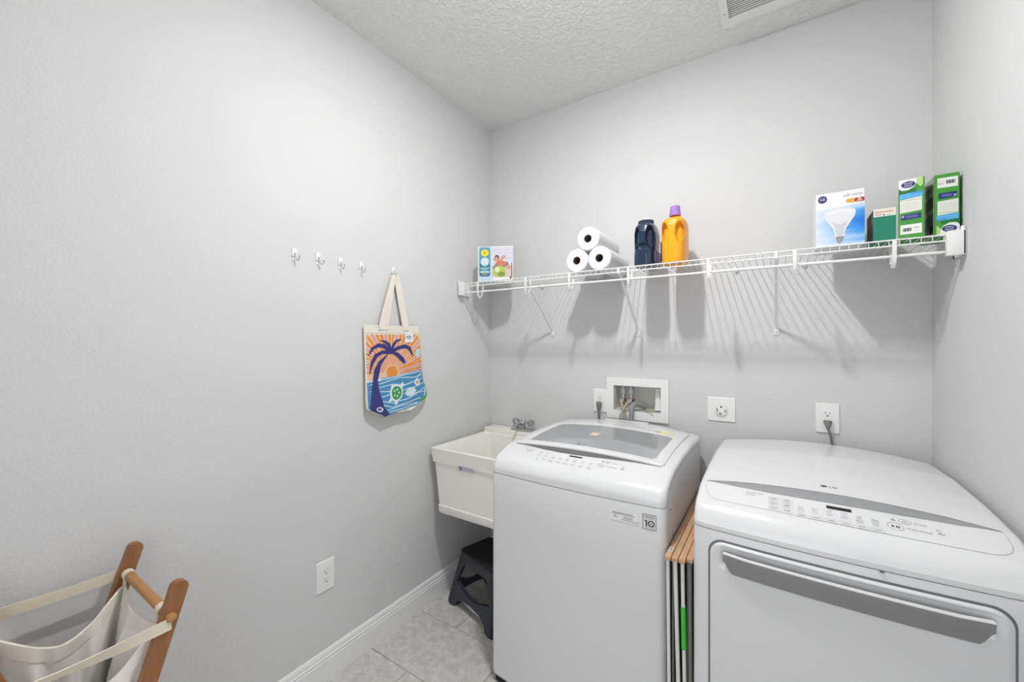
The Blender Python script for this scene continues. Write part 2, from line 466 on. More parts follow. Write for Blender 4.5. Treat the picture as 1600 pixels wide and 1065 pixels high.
def top_shell(name, x0, x1, h, front, back, rc, rf, rs, zs, m, parent, hole=None):
    xs = xsamples(x0, x1, max(rc, rs))
    ts = [0.0]+[rf*(1-math.cos(PI/2*k/7)) for k in range(1, 8)]
    nv = 46
    verts, faces = [], []
    rows = []
    for i, x in enumerate(xs):
        yf_, yb_ = front(x), back(x)
        ds = ts+[rf+(yb_-yf_-rf-rs)*k/nv for k in range(1, nv+1)]+[(yb_-yf_)-rs*(1-math.cos(PI/2*k/5)) for k in range(4, -1, -1)]
        col = []
        for d in ds:
            y = yf_+d
            z = h(x, y)-drop(d, rf)-drop(yb_-y, rs)-drop(min(x-x0, x1-x), rs)
            z = max(z, zs+0.012)
            col.append((x, y, z))
        rows.append(col)
    n = len(rows[0]); idx = lambda i, j: i*n+j
    for c in rows: verts += c
    for i in range(len(rows)-1):
        for j in range(n-1):
            if hole:
                q = [rows[a][b] for a, b in ((i, j), (i+1, j), (i+1, j+1), (i, j+1))]
                cx = sum(p[0] for p in q)/4; cy = sum(p[1] for p in q)/4
                if hole[0] < cx < hole[1] and hole[2] < cy < hole[3]: continue
            faces.append((idx(i, j), idx(i+1, j), idx(i+1, j+1), idx(i, j+1)))
    # skirt
    per = [(i, 0) for i in range(len(rows))]+[(len(rows)-1, j) for j in range(1, n)]+[(i, n-1) for i in range(len(rows)-2, -1, -1)]+[(0, j) for j in range(n-2, 0, -1)]
    zb = []
    for (i, j) in per:
        x, y, z = rows[i][j]
        if j <= 3: b = zs
        else: b = max(zs, z-0.010)
        zb.append((x, y, b))
    s0 = len(verts); verts += zb
    L = len(per)
    for k in range(L):
        a = idx(*per[k]); b = idx(*per[(k+1) % L]); faces.append((b, a, s0+k, s0+(k+1) % L))
    o = obj(name, verts, faces, m, parent, smooth=True, auto=0.75)
    return o, zb
def cabinet(name, zb, zbot, m, parent, inset=0.0):
    L = len(zb)
    cx = sum(p[0] for p in zb)/L; cy = sum(p[1] for p in zb)/L
    def ins(p, d):
        v = Vector((cx-p[0], cy-p[1])); l = v.length
        return (p[0]+v.x/l*d, p[1]+v.y/l*d)
    rings = []
    # recessed seam ring on top, then body down, small tucked-in bottom
    rings.append([(*ins(p, 0.004), p[2]+0.002) for p in zb])
    rings.append([(*ins(p, 0.004), p[2]-0.0022) for p in zb])
    rings.append([(*ins(p, 0.0008), p[2]-0.0028) for p in zb])
    rings.append([(*ins(p, inset), p[2]-0.0055) for p in zb])
    for k in range(1, 6): rings.append([(*ins(p, inset), (p[2]-0.0055)+(zbot+0.012-(p[2]-0.0055))*k/6) for p in zb])
    rings.append([(*ins(p, inset), zbot+0.012) for p in zb])
    rings.append([(*ins(p, inset+0.010), zbot) for p in zb])
    verts = [q for r in rings for q in r]; faces = []
    for r in range(len(rings)-1):
        for k in range(L):
            faces.append((r*L+k, r*L+(k+1) % L, (r+1)*L+(k+1) % L, (r+1)*L+k)[::-1])
    faces.append(tuple(range((len(rings)-1)*L, len(rings)*L))[::-1])
    return obj(name, verts, faces, m, parent, smooth=True, auto=0.5)

# ---- washer
wx0, wx1 = 0.565, 1.251
wbase = [(-.80, .893), (-.775, .896), (-.735, .912), (-.69, .930), (-.64, .944), (-.5, .955), (-.3, .960), (-.05, .950)]
wcr = [(-.76, .012), (-.64, .014), (-.05, .030)]
wh, wfr, wbk = machine(wx0, wx1, -0.782, -0.052, wbase, wcr, 0.854, 0.016, 0.022, 0.035, 0.014)
washer = thing('washing_machine', 'white top loading washing machine with clear lid beside the utility sink', 'washing machine', ((wx0+wx1)/2, -0.40, 0))
LX0, LX1, LY0, LY1 = 0.645, 1.176, -0.600, -0.275
_, wzb = top_shell('top_cover', wx0, wx1, wh, wfr, wbk, 0.022, 0.035, 0.014, 0.854, M_APPL, washer, hole=(LX0-0.004, LX1+0.004, LY0-0.006, LY1+0.012))
cabinet('cabinet', wzb, 0.024, M_APPL_SIDE, washer)
for fx in (wx0+0.032, wx1-0.032):
    for fy in (-0.735, -0.10):
        lathe('foot', [(0.026, 0), (0.026, 0.012), (0.014, 0.016), (0.014, 0.026)], (fx, fy, 0.0), M_RUBBER, washer, seg=16)
box('toe_plate', (wx0+0.015, -0.745, 0.006), (wx1-0.015, -0.735, 0.03), M_RUBBER, washer)
# lid frame: raised ring that follows the cover
def lid_ring(name, outer, inner, hgt, m, parent):
    n = len(outer)
    v, f = [], []
    lv = [(outer, 0.0), (outer, hgt-0.002), ([(a+(c-a)*0.06, b+(d-b)*0.06) for (a, b), (c, d) in zip(outer, inner)], hgt),
          ([(a+(c-a)*0.35, b+(d-b)*0.35) for (a, b), (c, d) in zip(outer, inner)], hgt), ([(a+(c-a)*0.65, b+(d-b)*0.65) for (a, b), (c, d) in zip(outer, inner)], hgt),
          ([(a+(c-a)*0.94, b+(d-b)*0.94) for (a, b), (c, d) in zip(outer, inner)], hgt), (inner, hgt-0.0025), (inner, hgt-0.010)]
    for pts, o in lv:
        for a, b in pts: v.append((a, b, wh(a, b)+o))
    for r in range(len(lv)-1):
        for k in range(n): f.append((r*n+k, r*n+(k+1) % n, (r+1)*n+(k+1) % n, (r+1)*n+k))
    return obj(name, v, f, m, parent, smooth=True, auto=0.8)
def rr_dense(x0, y0, x1, y1, r, N=16):
    pts = []
    segs = [((x1, y0+r), (x1, y1-r)), ((x1-r, y1), (x0+r, y1)), ((x0, y1-r), (x0, y0+r)), ((x0+r, y0), (x1-r, y0))]
    cs = [((x1-r, y1-r), 0), ((x0+r, y1-r), PI/2), ((x0+r, y0+r), PI), ((x1-r, y0+r), 1.5*PI)]
    for (a, b), (c, a0) in zip(segs, cs):
        pts += [(a[0]+(b[0]-a[0])*k/N, a[1]+(b[1]-a[1])*k/N) for k in range(N)]
        pts += [(c[0]+r*math.cos(a0+PI/2*k/6), c[1]+r*math.sin(a0+PI/2*k/6)) for k in range(6)]
    return pts
outer = rr_dense(0.600, -0.637, 1.214, -0.112, 0.014)
inner = rr_dense(LX0, LY0, LX1, LY1, 0.03)
lid = lid_ring('lid_frame', outer, inner, 0.0075, M_APPL, washer)
gl_v, gl_f = [], []
NX, NY = 30, 16
for j in range(NY+1):
    for i in range(NX+1):
        a = LX0-0.004+(LX1-LX0+0.008)*i/NX; b = LY0-0.004+(LY1-LY0+0.008)*j/NY
        gl_v.append((a, b, wh(a, b)+0.0035))
for j in range(NY):
    for i in range(NX): gl_f.append((j*(NX+1)+i, j*(NX+1)+i+1, (j+1)*(NX+1)+i+1, (j+1)*(NX+1)+i))
obj('lid_glass', gl_v, gl_f, M_GLASS, lid, smooth=True)
# drum opening seen through the glass
dc = ((LX0+LX1)/2, -0.40, 0)
lathe('tub_ring', [(0.322, 0.897), (0.235, 0.897), (0.225, 0.905), (0.215, 0.903), (0.205, 0.885), (0.205, 0.86)], dc, mat('tub_ring_grey', (0.80, 0.81, 0.83), 0.4), washer, seg=48, caps=False)
bm = bmesh.new(); add_lathe(bm, [(0.206, 0.87), (0.235, 0.84), (0.24, 0.55), (0.0, 0.54)], dc, 'z', 48, False)
bobj('wash_drum', bm, M_STEEL, washer, smooth=True)
# pocket under the lid's front edge
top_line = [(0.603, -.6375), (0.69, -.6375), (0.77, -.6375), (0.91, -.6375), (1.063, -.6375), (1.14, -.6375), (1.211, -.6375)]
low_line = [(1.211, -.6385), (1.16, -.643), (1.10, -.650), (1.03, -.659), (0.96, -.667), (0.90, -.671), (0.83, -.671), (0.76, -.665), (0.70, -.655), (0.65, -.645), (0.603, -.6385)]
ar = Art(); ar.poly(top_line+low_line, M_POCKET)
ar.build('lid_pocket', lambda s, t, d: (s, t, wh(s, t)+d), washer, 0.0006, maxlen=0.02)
# control panel print
wp = Art()
wd = Art(); wd.poly(rect(0.878, -.687, 0.931, -.6785), M_BLACK, 1)
wd.build('display', lambda s, t, d: (s, t, wh(s, t)+d), washer, 0.0005, maxlen=0.03)
def bars(A, x, y, w, n, dy, m, hh=0.0018, seed=0, layer=0):
    rnd = random.Random(seed+int(x*1000))
    for k in range(n):
        ww = w*rnd.uniform(0.6, 1.0)
        A.poly(rect(x-ww/2, y-k*dy-hh/2, x+ww/2, y-k*dy+hh/2), m, layer)
wp.poly(rect(0.682, -.680, 0.722, -.6765), M_PRINTL); wp.poly(rect(0.686, -.688, 0.706, -.6855), M_PRINTL)
for (x, y) in ((0.757, -.724), (0.786, -.721), (0.755, -.703), (0.784, -.702), (0.757, -.685), (0.786, -.684)):
    wp.poly(ell(x, y, 0.0028, 0.0022, 10), M_PRINT); wp.poly(rect(x-0.007, y-0.006, x+0.007, y-0.0046), M_PRINTL)
for x in (0.818, 0.851, 0.880, 0.911, 0.943, 0.974):
    bars(wp, x, -.702, 0.016, 3, 0.0055, M_PRINTL)
    wp.frame(x-0.011, -.733, x+0.011, -.7225, 0.004, 0.0007, M_PRINTL)
    wp.poly(rect(x-0.007, -.7288, x+0.007, -.7268), M_PRINT)
wp.ring(1.011, -.705, 0.0165, 0.012, 0.0009, M_PRINTL)
wp.poly([(1.004, -.7085), (1.004, -.7015), (1.010, -.705)], M_PRINT); wp.poly(rect(1.012, -.7085, 1.0145, -.7015), M_PRINT); wp.poly(rect(1.0165, -.7085, 1.019, -.7015), M_PRINT)
wp.ring(1.031, -.681, 0.0115, 0.007, 0.0009, M_PRINTL); wp.ring(1.031, -.681, 0.0045, 0.0035, 0.001, M_PRINT)
wp.text('POWER', 1.0465, -.681, 0.0062, M_PRINT, align='LEFT'); wp.text('START/PAUSE', 1.031, -.703, 0.0064, M_PRINT, align='LEFT')
wp.poly(rect(1.008, -.684, 1.015, -.678), M_PRINT); wp.frame(1.085, -.698, 1.094, -.686, 0.002, 0.001, M_PRINT); wp.poly(rect(1.083, -.703, 1.096, -.7005), M_PRINT)
wp.build('panel_print', lambda s, t, d: (s, t, wh(s, t)+d), washer, 0.0005, maxlen=0.03)['kind'] = 'stuff'
# print on the lid glass and lid frame
gp = Art()
gp.poly(ell(0.868, -.575, 0.008, 0.007, 16), M_PRINT); gp.text('LG', 0.880, -.575, 0.016, M_PRINT, align='LEFT')
gp.build('logo', lambda s, t, d: (s, t, wh(s, t)+0.0035+d), washer, 0.0008, maxlen=0.03)
gp = Art(); gp.poly(rrect(0.862, -.455, 0.900, -.405, 0.006, 3), P('warn_orange', (0.66, 0.55, 0.43)))
gp.build('warning_sticker', lambda s, t, d: (s, t, wh(s, t)+0.0035+d), washer, 0.0008, maxlen=0.03)
gp = Art(); YST = P('warn_yellow', (0.82, 0.76, 0.28))
gp.poly([(1.082, -.225), (1.172, -.225), (1.176, -.255), (1.092, -.262)], YST); gp.poly([(1.084, -.229), (1.112, -.229), (1.115, -.246), (1.094, -.246)], M_PRINT, 1)
gp.build('lid_sticker', lambda s, t, d: (s, t, wh(s, t)+0.0075+d), washer, 0.0006, maxlen=0.02)
hc = Art()
hv, hf = [], []
box('hinge_cover', (0.800, -0.112, wh(.9, -.08)-0.02), (1.02, -0.066, wh(.9, -.08)+0.006), M_APPL, washer, 0.005)
# front stickers
fs = Art()
fs.poly(rect(1.073, 0.786, 1.168, 0.8195), P('sticker_white', (0.82, 0.82, 0.82)))
for k, (a, b) in enumerate(((1.082, 1.15), (1.078, 1.157))): fs.poly(rect(a, 0.8125-0.0045*k, b, 0.8148-0.0045*k), M_PRINT, 1)
for a, b, z in ((1.087, 1.095, .8025), (1.084, 1.10, .798), (1.118, 1.15, .801), (1.118, 1.15, .7965), (1.112, 1.14, .7915), (1.140, 1.167, .7905)): fs.poly(rect(a, z, b, z+0.0022), M_PRINT, 1)
fs.frame(1.1805, 0.7775, 1.2235, 0.8275, 0.001, 0.0022, M_PRINT, 1)
fs.poly(rect(1.188, .8225, 1.216, .8238), M_PRINTL, 1); fs.poly(rect(1.186, .817, 1.218, .8195), M_PRINT, 1); fs.poly(rect(1.192, .8122, 1.212, .8138), M_PRINTL, 1)
fs.poly(rect(1.1905, .788, 1.1945, .808), M_PRINTD, 1); fs.poly([(1.1865, .8045), (1.1905, .804), (1.1905, .808), (1.188, .808)], M_PRINTD, 1)
fs.ring(1.2077, .798, .0108, .0103, 0.0036, M_PRINTD, 1); fs.poly(rect(1.2032, .7966, 1.2122, .7992), M_PRINT, 1); fs.poly(rect(1.187, .7825, 1.217, .784), M_PRINTL, 1)
fs.build('front_sticker', lambda s, t, d: (s, wfr(s)+0.0006-d, t), washer, 0.0016, maxlen=0.02)
# screw dents on the side
for (y, z) in ((-.70, .83), (-.60, .70), (-.66, .73)):
    lathe('screw_plug', [(0.005, 0.0), (0.004, 0.0012), (0, 0.0012)], (wx1, y, z), M_PRINT, washer, axis='x', seg=10)

# ---- dryer
dx0, dx1 = 1.341, 2.013
dbase = [(-.87, .880), (-.83, .893), (-.80, .910), (-.75, .927), (-.70, .942), (-.6, .950), (-.5, .955), (-.3, .958), (-.05, .945)]
dcr = [(-.83, .012), (-.7, .014), (-.05, .030)]
dh, dfr, dbk = machine(dx0, dx1, -0.850, -0.045, dbase, dcr, 0.856, 0.018, 0.024, 0.04, 0.014)
dryer = thing('tumble_dryer', 'white front loading dryer with grey door handle by the right wall', 'dryer', ((dx0+dx1)/2, -0.45, 0))
_, dzb = top_shell('top_cover', dx0, dx1, dh, dfr, dbk, 0.024, 0.04, 0.014, 0.856, M_APPL, dryer)
cabinet('cabinet', dzb, 0.024, M_APPL_SIDE, dryer)
for fx in (dx0+0.07, dx1-0.07):
    for fy in (-0.76, -0.12):
        lathe('foot', [(0.026, 0), (0.026, 0.012), (0.014, 0.016), (0.014, 0.026)], (fx, fy, 0.0), M_RUBBER, dryer, seg=16)
ds = Art()
ds.poly([(1.366, -.692), (1.43, -.681), (1.491, -.676), (1.602, -.672), (1.703, -.671), (1.805, -.675), (1.899, -.682), (1.982, -.697),
         (1.960, -.699), (1.913, -.709), (1.813, -.717), (1.71, -.7205), (1.614, -.7205), (1.532, -.718), (1.443, -.708), (1.39, -.697)], M_STRIP)
ds.poly(stroke([(1.362, -.690), (1.43, -.679), (1.491, -.674), (1.602, -.670), (1.703, -.669), (1.805, -.673), (1.899, -.680), (1.984, -.696)], 0.0028), M_SEAM, 1)
ds.build('accent_strip', lambda s, t, d: (s, t, dh(s, t)+d), dryer, 0.0006, maxlen=0.02)
dp = Art()
pe = [(1.364, -.690), (1.362, -.72), (1.367, -.748), (1.380, -.768), (1.398, -.779), (1.45, -.785), (1.526, -.790), (1.62, -.7955), (1.727, -.797), (1.81, -.795), (1.892, -.790), (1.94, -.786), (1.962, -.779), (1.978, -.765), (1.985, -.745), (1.986, -.715), (1.984, -.697)]
dp.poly(stroke(pe, 0.0009), M_PRINT)
dd_ = Art(); dd_.poly(rect(1.657, -.7445, 1.709, -.7325), M_BLACK, 1)
dd_.build('display', lambda s, t, d: (s, t, dh(s, t)+d), dryer, 0.0005, maxlen=0.03)
dl_ = Art()
dp.text('Sensor Dry', 1.470, -.728, 0.0098, M_PRINT, align='LEFT'); dp.poly(rect(1.470, -.739, 1.494, -.7365), M_PRINTL)
for r in range(3):
    for c in range(2):
        xa = 1.527+c*0.0295; yb_ = -.7335-0.0195*r-0.001*c
        dp.frame(xa, yb_-0.0155, xa+0.026, yb_, 0.004, 0.0008, M_PRINTL)
        dp.poly(rect(xa+0.005, yb_-0.0068, xa+0.021, yb_-0.005), M_PRINT); dp.poly(rect(xa+0.006, yb_-0.0108, xa+0.019, yb_-0.0092), M_PRINTL)
for k, xa in enumerate((1.590, 1.620, 1.651, 1.681, 1.711, 1.741)):
    dp.frame(xa, -.7955, xa+0.025, -.782, 0.004, 0.0008, M_PRINTL); dp.poly(rect(xa+0.005, -.7898, xa+0.02, -.7876), M_PRINT)
    bars(dp, xa+0.0105, -.756 if k in (0, 1, 4, 5) else -.753, 0.016, 4, 0.006, M_PRINTL if k < 4 else M_PRINT, 0.0015, seed=k)
dp.ring(1.789, -.7635, 0.0155, 0.0135, 0.001, M_PRINT)
dp.poly([(1.782, -.7675), (1.782, -.7595), (1.789, -.7635)], M_PRINTD); dp.poly(rect(1.7905, -.7675, 1.793, -.7595), M_PRINTD); dp.poly(rect(1.7945, -.7675, 1.797, -.7595), M_PRINTD)
dp.ring(1.810, -.740, 0.0115, 0.0085, 0.001, M_PRINT); dp.ring(1.810, -.740, 0.0045, 0.0035, 0.0009, M_PRINT)
dp.poly(rect(1.784, -.743, 1.793, -.740), M_PRINT); dp.poly(rect(1.786, -.738, 1.791, -.735), M_PRINTL)
dp.text('POWER', 1.826, -.740, 0.0068, M_PRINT, align='LEFT'); dp.text('START/PAUSE', 1.810, -.763, 0.0072, M_PRINT, align='LEFT')
dp.ring(1.868, -.748, 0.004, 0.006, 0.001, M_PRINT); dp.poly(rect(1.864, -.759, 1.876, -.7565), M_PRINT)
dl_.poly(ell(1.6605, -.620, 0.008, 0.0068, 18), M_PRINTD); dl_.ring(1.6605, -.620, 0.0052, 0.0045, 0.0009, M_PRINTL, 1); dl_.text('LG', 1.672, -.620, 0.0155, M_PRINTD, align='LEFT')
dp.poly(rect(1.435, -.118, 1.475, -.114), M_PRINTL); dp.poly(rect(1.50, -.118, 1.512, -.112), M_PRINT)
dp.build('panel_print', lambda s, t, d: (s, t, dh(s, t)+d), dryer, 0.0005, maxlen=0.03)['kind'] = 'stuff'
dl_.build('logo', lambda s, t, d: (s, t, dh(s, t)+d), dryer, 0.0005, maxlen=0.03)
# door
DXa, DXb, DZa, DZb = 1.3885, 1.957, 0.15, 0.8265
gr = Art(); gr.poly(rrect(DXa-0.0055, DZa-0.006, DXb+0.0055, DZb+0.006, 0.040, 10), M_SEAM)
gr.build('door_gap', lambda s, t, d: (s, dfr(s)+0.0006-d, t), dryer, 0.0012, maxlen=0.02)
hx0, hx1 = 1.422, 1.925
def door_y(x, z):
    pocket = sm((x-hx0+0.012)/0.018)*sm((hx1+0.012-x)/0.018)*sm((z-0.752)/0.02)*sm((0.8205-z)/0.006)
    return dfr(x)-0.009+0.007*pocket
out = rrect(DXa, DZa, DXb, DZb, 0.036, 8)
bm = bmesh.new()
GX, GZ = 76, 60
zs_ = [DZa+(0.72-DZa)*k/14 for k in range(14)]+[0.72+(DZb-0.72)*k/44 for k in range(45)]
def clampr(x, z, r=0.036):
    # map the square grid onto the rounded rectangle at its corners
    for cx, sx in ((DXa+r, -1), (DXb-r, 1)):
        for cz, sz in ((DZa+r, -1), (DZb-r, 1)):
            ax, az = (x-cx)*sx, (z-cz)*sz
            if ax > 0 and az > 0:
                m_ = max(ax, az); l = math.hypot(ax, az)
                if l > 1e-9: return cx+sx*ax/l*m_, cz+sz*az/l*m_
    return x, z
g = []
for z in zs_:
    row = []
    for i in range(GX+1):
        x = DXa+(DXb-DXa)*i/GX
        xx, zz = clampr(x, z)
        ed = min(x-DXa, DXb-x, z-DZa, DZb-z)
        row.append(bm.verts.new((xx, door_y(xx, zz)+drop(ed, 0.008)*0.55, zz)))
    g.append(row)
for a, b in zip(g, g[1:]):
    for i in range(GX): bm.faces.new((a[i], a[i+1], b[i+1], b[i]))
per = g[0]+[r[-1] for r in g[1:]]+g[-1][-2::-1]+[r[0] for r in g[-2:0:-1]]
bk = [bm.verts.new((v.co.x, dfr(v.co.x)-0.0002, v.co.z)) for v in per]
for k in range(len(per)):
    bm.faces.new((per[k], per[(k+1) % len(per)], bk[(k+1) % len(per)], bk[k]))
door = bobj('door', bm, M_APPL_SIDE, dryer, smooth=True, auto=0.9)
# handle: tapered bar bowed with the door
def hmap(s, t, d): return (s, dfr(s)-0.0085-d*(0.35+0.65*sm((t-0.745)/0.05))-0.006*sm((s-hx0)/0.06)*sm((hx1-s)/0.06)*(t-0.75)/0.05, t)
def bar(name, zlo, zhi, th, m, parent, n=48, rows=5):
    xs_ = [hx0+(hx1-hx0)*k/n for k in range(n+1)]
    e_ = [0.0, 0.0035, 0.008, 0.014, 0.022]
    xs_ = [hx0+q for q in e_]+[x for x in xs_ if hx0+0.023 < x < hx1-0.023]+[hx1-q for q in e_[::-1]]
    v, f = [], []
    m_ = len(xs_)
    for lay in (0, 1):
        for r in range(rows+1):
            for x in xs_:
                d = min(x-hx0, hx1-x)
                lo = zlo+(0.034*(1-sm(d/0.022)) if zlo < 0.79 else 0)
                z = lo+(zhi-lo)*r/rows
                v.append(hmap(x, z, th*lay))
    N = m_*(rows+1)
    for r in range(rows):
        for i in range(m_-1):
            q = (r*m_+i, r*m_+i+1, (r+1)*m_+i+1, (r+1)*m_+i)
            f.append(tuple(N+k for k in q)); f.append(q[::-1])
    for i in range(m_-1):
        f.append((i, i+1, N+i+1, N+i)); t_ = rows*m_; f.append((t_+i+1, t_+i, N+t_+i, N+t_+i+1))
    for r in range(rows):
        f.append((r*m_, N+r*m_, N+(r+1)*m_, (r+1)*m_)); f.append((r*m_+m_-1, (r+1)*m_+m_-1, N+(r+1)*m_+m_-1, N+r*m_+m_-1))
    return obj(name, v, f, m, parent, smooth=True, auto=0.6)
bar('door_handle', 0.7505, 0.8030, 0.013, M_HANDLE, door)
bar('handle_trim', 0.8031, 0.8050, 0.0136, M_APPL, door, rows=1)
box('door_latch_tab', (1.746, -0.8515, 0.8505), (1.755, -0.840, 0.8535), M_SEAM, dryer)

# ------------------------------------------------------------------ utility sink
sink = thing('utility_sink', 'off-white plastic wall mounted laundry sink in the corner', 'sink', (0.285, -0.30, 0.49))
def rloop(x0, y0, x1, y1, r, z, n=6): return [(a, b, z) for a, b in rrect(x0, y0, x1, y1, r, n)]
SX0, SX1, SY0, SY1, SZ = 0.026, 0.545, -0.574, -0.008, 0.831
L = [rloop(.085, -.52, .49, -.06, .04, .489), rloop(.066, -.548, .51, -.04, .02, .493), rloop(.062, -.552, .514, -.038, .014, .500), rloop(.060, -.5535, .516, -.036, .014, .533),
     rloop(.063, -.5505, .513, -.038, .014, .537), rloop(.043, -.5605, .530, -.022, .014, .757), rloop(.036, -.5675, .538, -.012, .012, .760), rloop(SX0+.002, SY0+.002, SX1-.002, SY1, .010, SZ-.006),
     rloop(SX0+.001, SY0+.001, SX1-.001, SY1, .009, SZ-.001), rloop(SX0+.004, SY0+.004, SX1-.004, SY1-.002, .008, SZ),
     rloop(SX0+.026, SY0+.026, SX1-.026, -.118, .02, SZ-.0005), rloop(SX0+.03, SY0+.03, SX1-.03, -.122, .025, SZ-.006), rloop(SX0+.05, SY0+.045, SX1-.05, -.135, .05, SZ-.18),
     rloop(SX0+.07, SY0+.06, SX1-.07, -.15, .06, .53), rloop(SX0+.10, SY0+.09, SX1-.10, -.18, .06, .515)]
n = len(L[0]); v = [p for r in L for p in r]; f = []
for r in range(len(L)-1):
    for k in range(n): f.append((r*n+k, r*n+(k+1) % n, (r+1)*n+(k+1) % n, (r+1)*n+k))
f.append(tuple(range(n))[::-1]); f.append(tuple(range((len(L)-1)*n, len(L)*n)))
basin = obj('basin', v, f, M_TUB, sink, smooth=True, auto=0.55)
box('faucet_deck', (SX0+.002, -0.112, SZ-0.01), (SX1-.002, SY1, 0.857), M_TUB, sink, 0.006)
lathe('drain', [(0.04, 0), (0.036, 0.003), (0.02, 0.003), (0, -0.002)], (0.285, -0.35, 0.5152), M_CHROME, sink, seg=20)
la = Art(); la.poly(rect(0.217, .7435, 0.314, .7665), P('sink_label', (0.62, 0.62, 0.68)))
la.poly(rect(0.222, .746, 0.242, .764), P('sink_label_ink', (0.06, 0.06, 0.14)), 1)
la.poly([(0.225, .749), (0.225, .761), (0.232, .754), (0.239, .761), (0.239, .749), (0.232, .757)], P('sink_label', (0.62, 0.62, 0.68)), 2)
la.text('MUSTEE', 0.278, .755, 0.019, P('sink_label_blue', (0.16, 0.18, 0.36)), 1, sx=0.92)
la.build('brand_label', lambda s, t, d: (s, -0.5605-(0.0115)*((t-.755)/.07)-0.0068-d, t), sink, 0.0012)
fb = box('faucet', (0.215, -0.095, 0.857), (0.365, -0.045, 0.872), M_CHROME, sink, 0.005)
for fx in (0.238, 0.342):
    bm = bmesh.new(); add_lathe(bm, [(0.019, .870), (0.019, .884), (0.015, .890), (0.017, .896), (0.023, .902), (0.021, .921), (0.012, .925), (0, .925)], (fx, -0.07, 0), 'z', 12)
    bobj('faucet_handle', bm, M_CHROME, fb, smooth=True, auto=0.4)
bm = bmesh.new()
add_lathe(bm, [(0.014, .870), (0.014, .90), (0.012, .918), (0.006, .928), (0, .930)], (0.29, -0.07, 0), 'z', 14)
add_tube(bm, [(0.29, -.07, .895), (0.29, -.11, .905), (0.29, -.155, .905), (0.29, -.17, .893)], [.010, .009, .008, .008], 10)
bobj('spout', bm, M_CHROME, fb, smooth=True, auto=0.6)
for bx_ in (0.12, 0.45):
    box('wall_bracket', (bx_-.015, -0.037, 0.52), (bx_+.015, -0.0005, 0.75), M_WPLAS, sink, 0.002)

# ------------------------------------------------------------------ step stool under the sink
ang = math.atan2(-0.10, 0.36)
ST = Vector((0.078, -0.492, 0))
se = Vector((math.cos(ang), math.sin(ang), 0)); sn = Vector((-math.sin(ang), math.cos(ang), 0))
sw, sd, shh = 0.375, 0.30, 0.278
stool = thing('step_stool', 'dark slate plastic step stool under the utility sink', 'stool', tuple(ST+se*sw/2+sn*sd/2))
def sp(a, b, z): return tuple(ST+se*a+sn*b+Vector((0, 0, z)))
ins = 0.052
def side(name, f, w):
    o_ = [(0, 0.0), (0.052, 0.0), (0.068, 0.028), (w*0.30, 0.052), (w*0.5, 0.058), (w*0.70, 0.052), (w-0.068, 0.028), (w-0.052, 0.0), (w, 0.0),
          (w-0.003, 0.03), (w-0.018, 0.10), (w-ins+0.004, 0.255), (w-ins-0.012, 0.272), (ins+0.012, 0.272), (ins-0.004, 0.255), (0.018, 0.10), (0.003, 0.03)]
    hl = [(0.052, 0.118), (0.075, 0.112)]+[(0.075+(w-0.15)*k/8, 0.112-0.028*math.sin(PI*k/8)) for k in range(1, 8)]+[(w-0.075, 0.112), (w-0.052, 0.118), (w-0.050, 0.128),
          (w-0.083, 0.208), (w-0.100, 0.222), (0.100, 0.222), (0.083, 0.208), (0.050, 0.128)]
    prism(name, [o_, hl], f, 0.020, M_STOOL, stool, smooth=True, auto=0.7)
tl = lambda t: ins*t/0.272
side('side_panel', lambda s, t, d: sp(s, tl(t)+d, t), sw)
side('side_panel', lambda s, t, d: sp(s, sd-tl(t)-d, t), sw)
side('side_panel', lambda s, t, d: sp(tl(t)+d, s, t), sd)
side('side_panel', lambda s, t, d: sp(sw-tl(t)-d, s, t), sd)
prism('tread', [rrect(ins-0.008, ins-0.008, sw-ins+0.008, sd-ins+0.008, 0.025)], lambda s, t, d: sp(s, t, 0.268+d), 0.012, M_STOOLT, stool)
for a in (0.026, sw-0.026):
    for b in (0.026, sd-0.026):
        c = sp(a, b, 0)
        lathe('foot', [(0.030, 0), (0.032, 0.008), (0.027, 0.03), (0.016, 0.045), (0, 0.045)], c, M_STOOL, stool, seg=18)

# ------------------------------------------------------------------ folded slatted rack between the machines
rack = thing('folding_rack', 'folded wooden slat rack with white tube legs between washer and dryer', 'rack', (1.297, -0.48, 0))
zt = 0.724
slx = [1.2640, 1.2845, 1.3050, 1.3250]
for k, x in enumerate(slx):
    y0 = (-0.800, -0.800, -0.800, -0.786)[k]
    box('slat', (x-0.0092, y0, zt-0.014+0.0012*k), (x+0.0092, -0.10, zt+0.0012*k), M_SLAT, rack, 0.0022)
st = Art(); st.poly(rect(1.258, -.765, 1.270, -.735), P('barcode_sticker', (0.66, 0.67, 0.68)))
for k in range(5): st.poly(rect(1.260, -.761+k*0.005, 1.268, -.759+k*0.005), M_PRINTD, 1)
st.build('price_sticker', lambda s, t, d: (s, t, zt+d), rack, 0.0004)
def leg(name, xa, xb, y, r, m, z0=0.0, z1=None):
    return tube(name, [(xb, y, z0), (xa, y, z1 or zt-0.014)], r, m, rack, 12)
leg('leg', 1.2620, 1.2685, -0.785, 0.0052, M_TUBE); leg('leg', 1.2835, 1.3010, -0.785, 0.0060, M_TUBE)
lg = leg('leg', 1.3045, 1.3165, -0.785, 0.0056, M_TUBE); leg('leg', 1.3235, 1.3275, -0.775, 0.0062, M_GUNM)
tube('foam_grip', [(1.3092, -0.785, 0.448), (1.3069, -0.785, 0.576)], 0.0074, M_GREEN, rack, 12)
for k, (x, y) in enumerate(((1.262, -0.16), (1.284, -0.16), (1.306, -0.16))): tube('leg', [(x, y, 0), (x, y, zt-0.014)], 0.0056, M_TUBE, rack, 10)
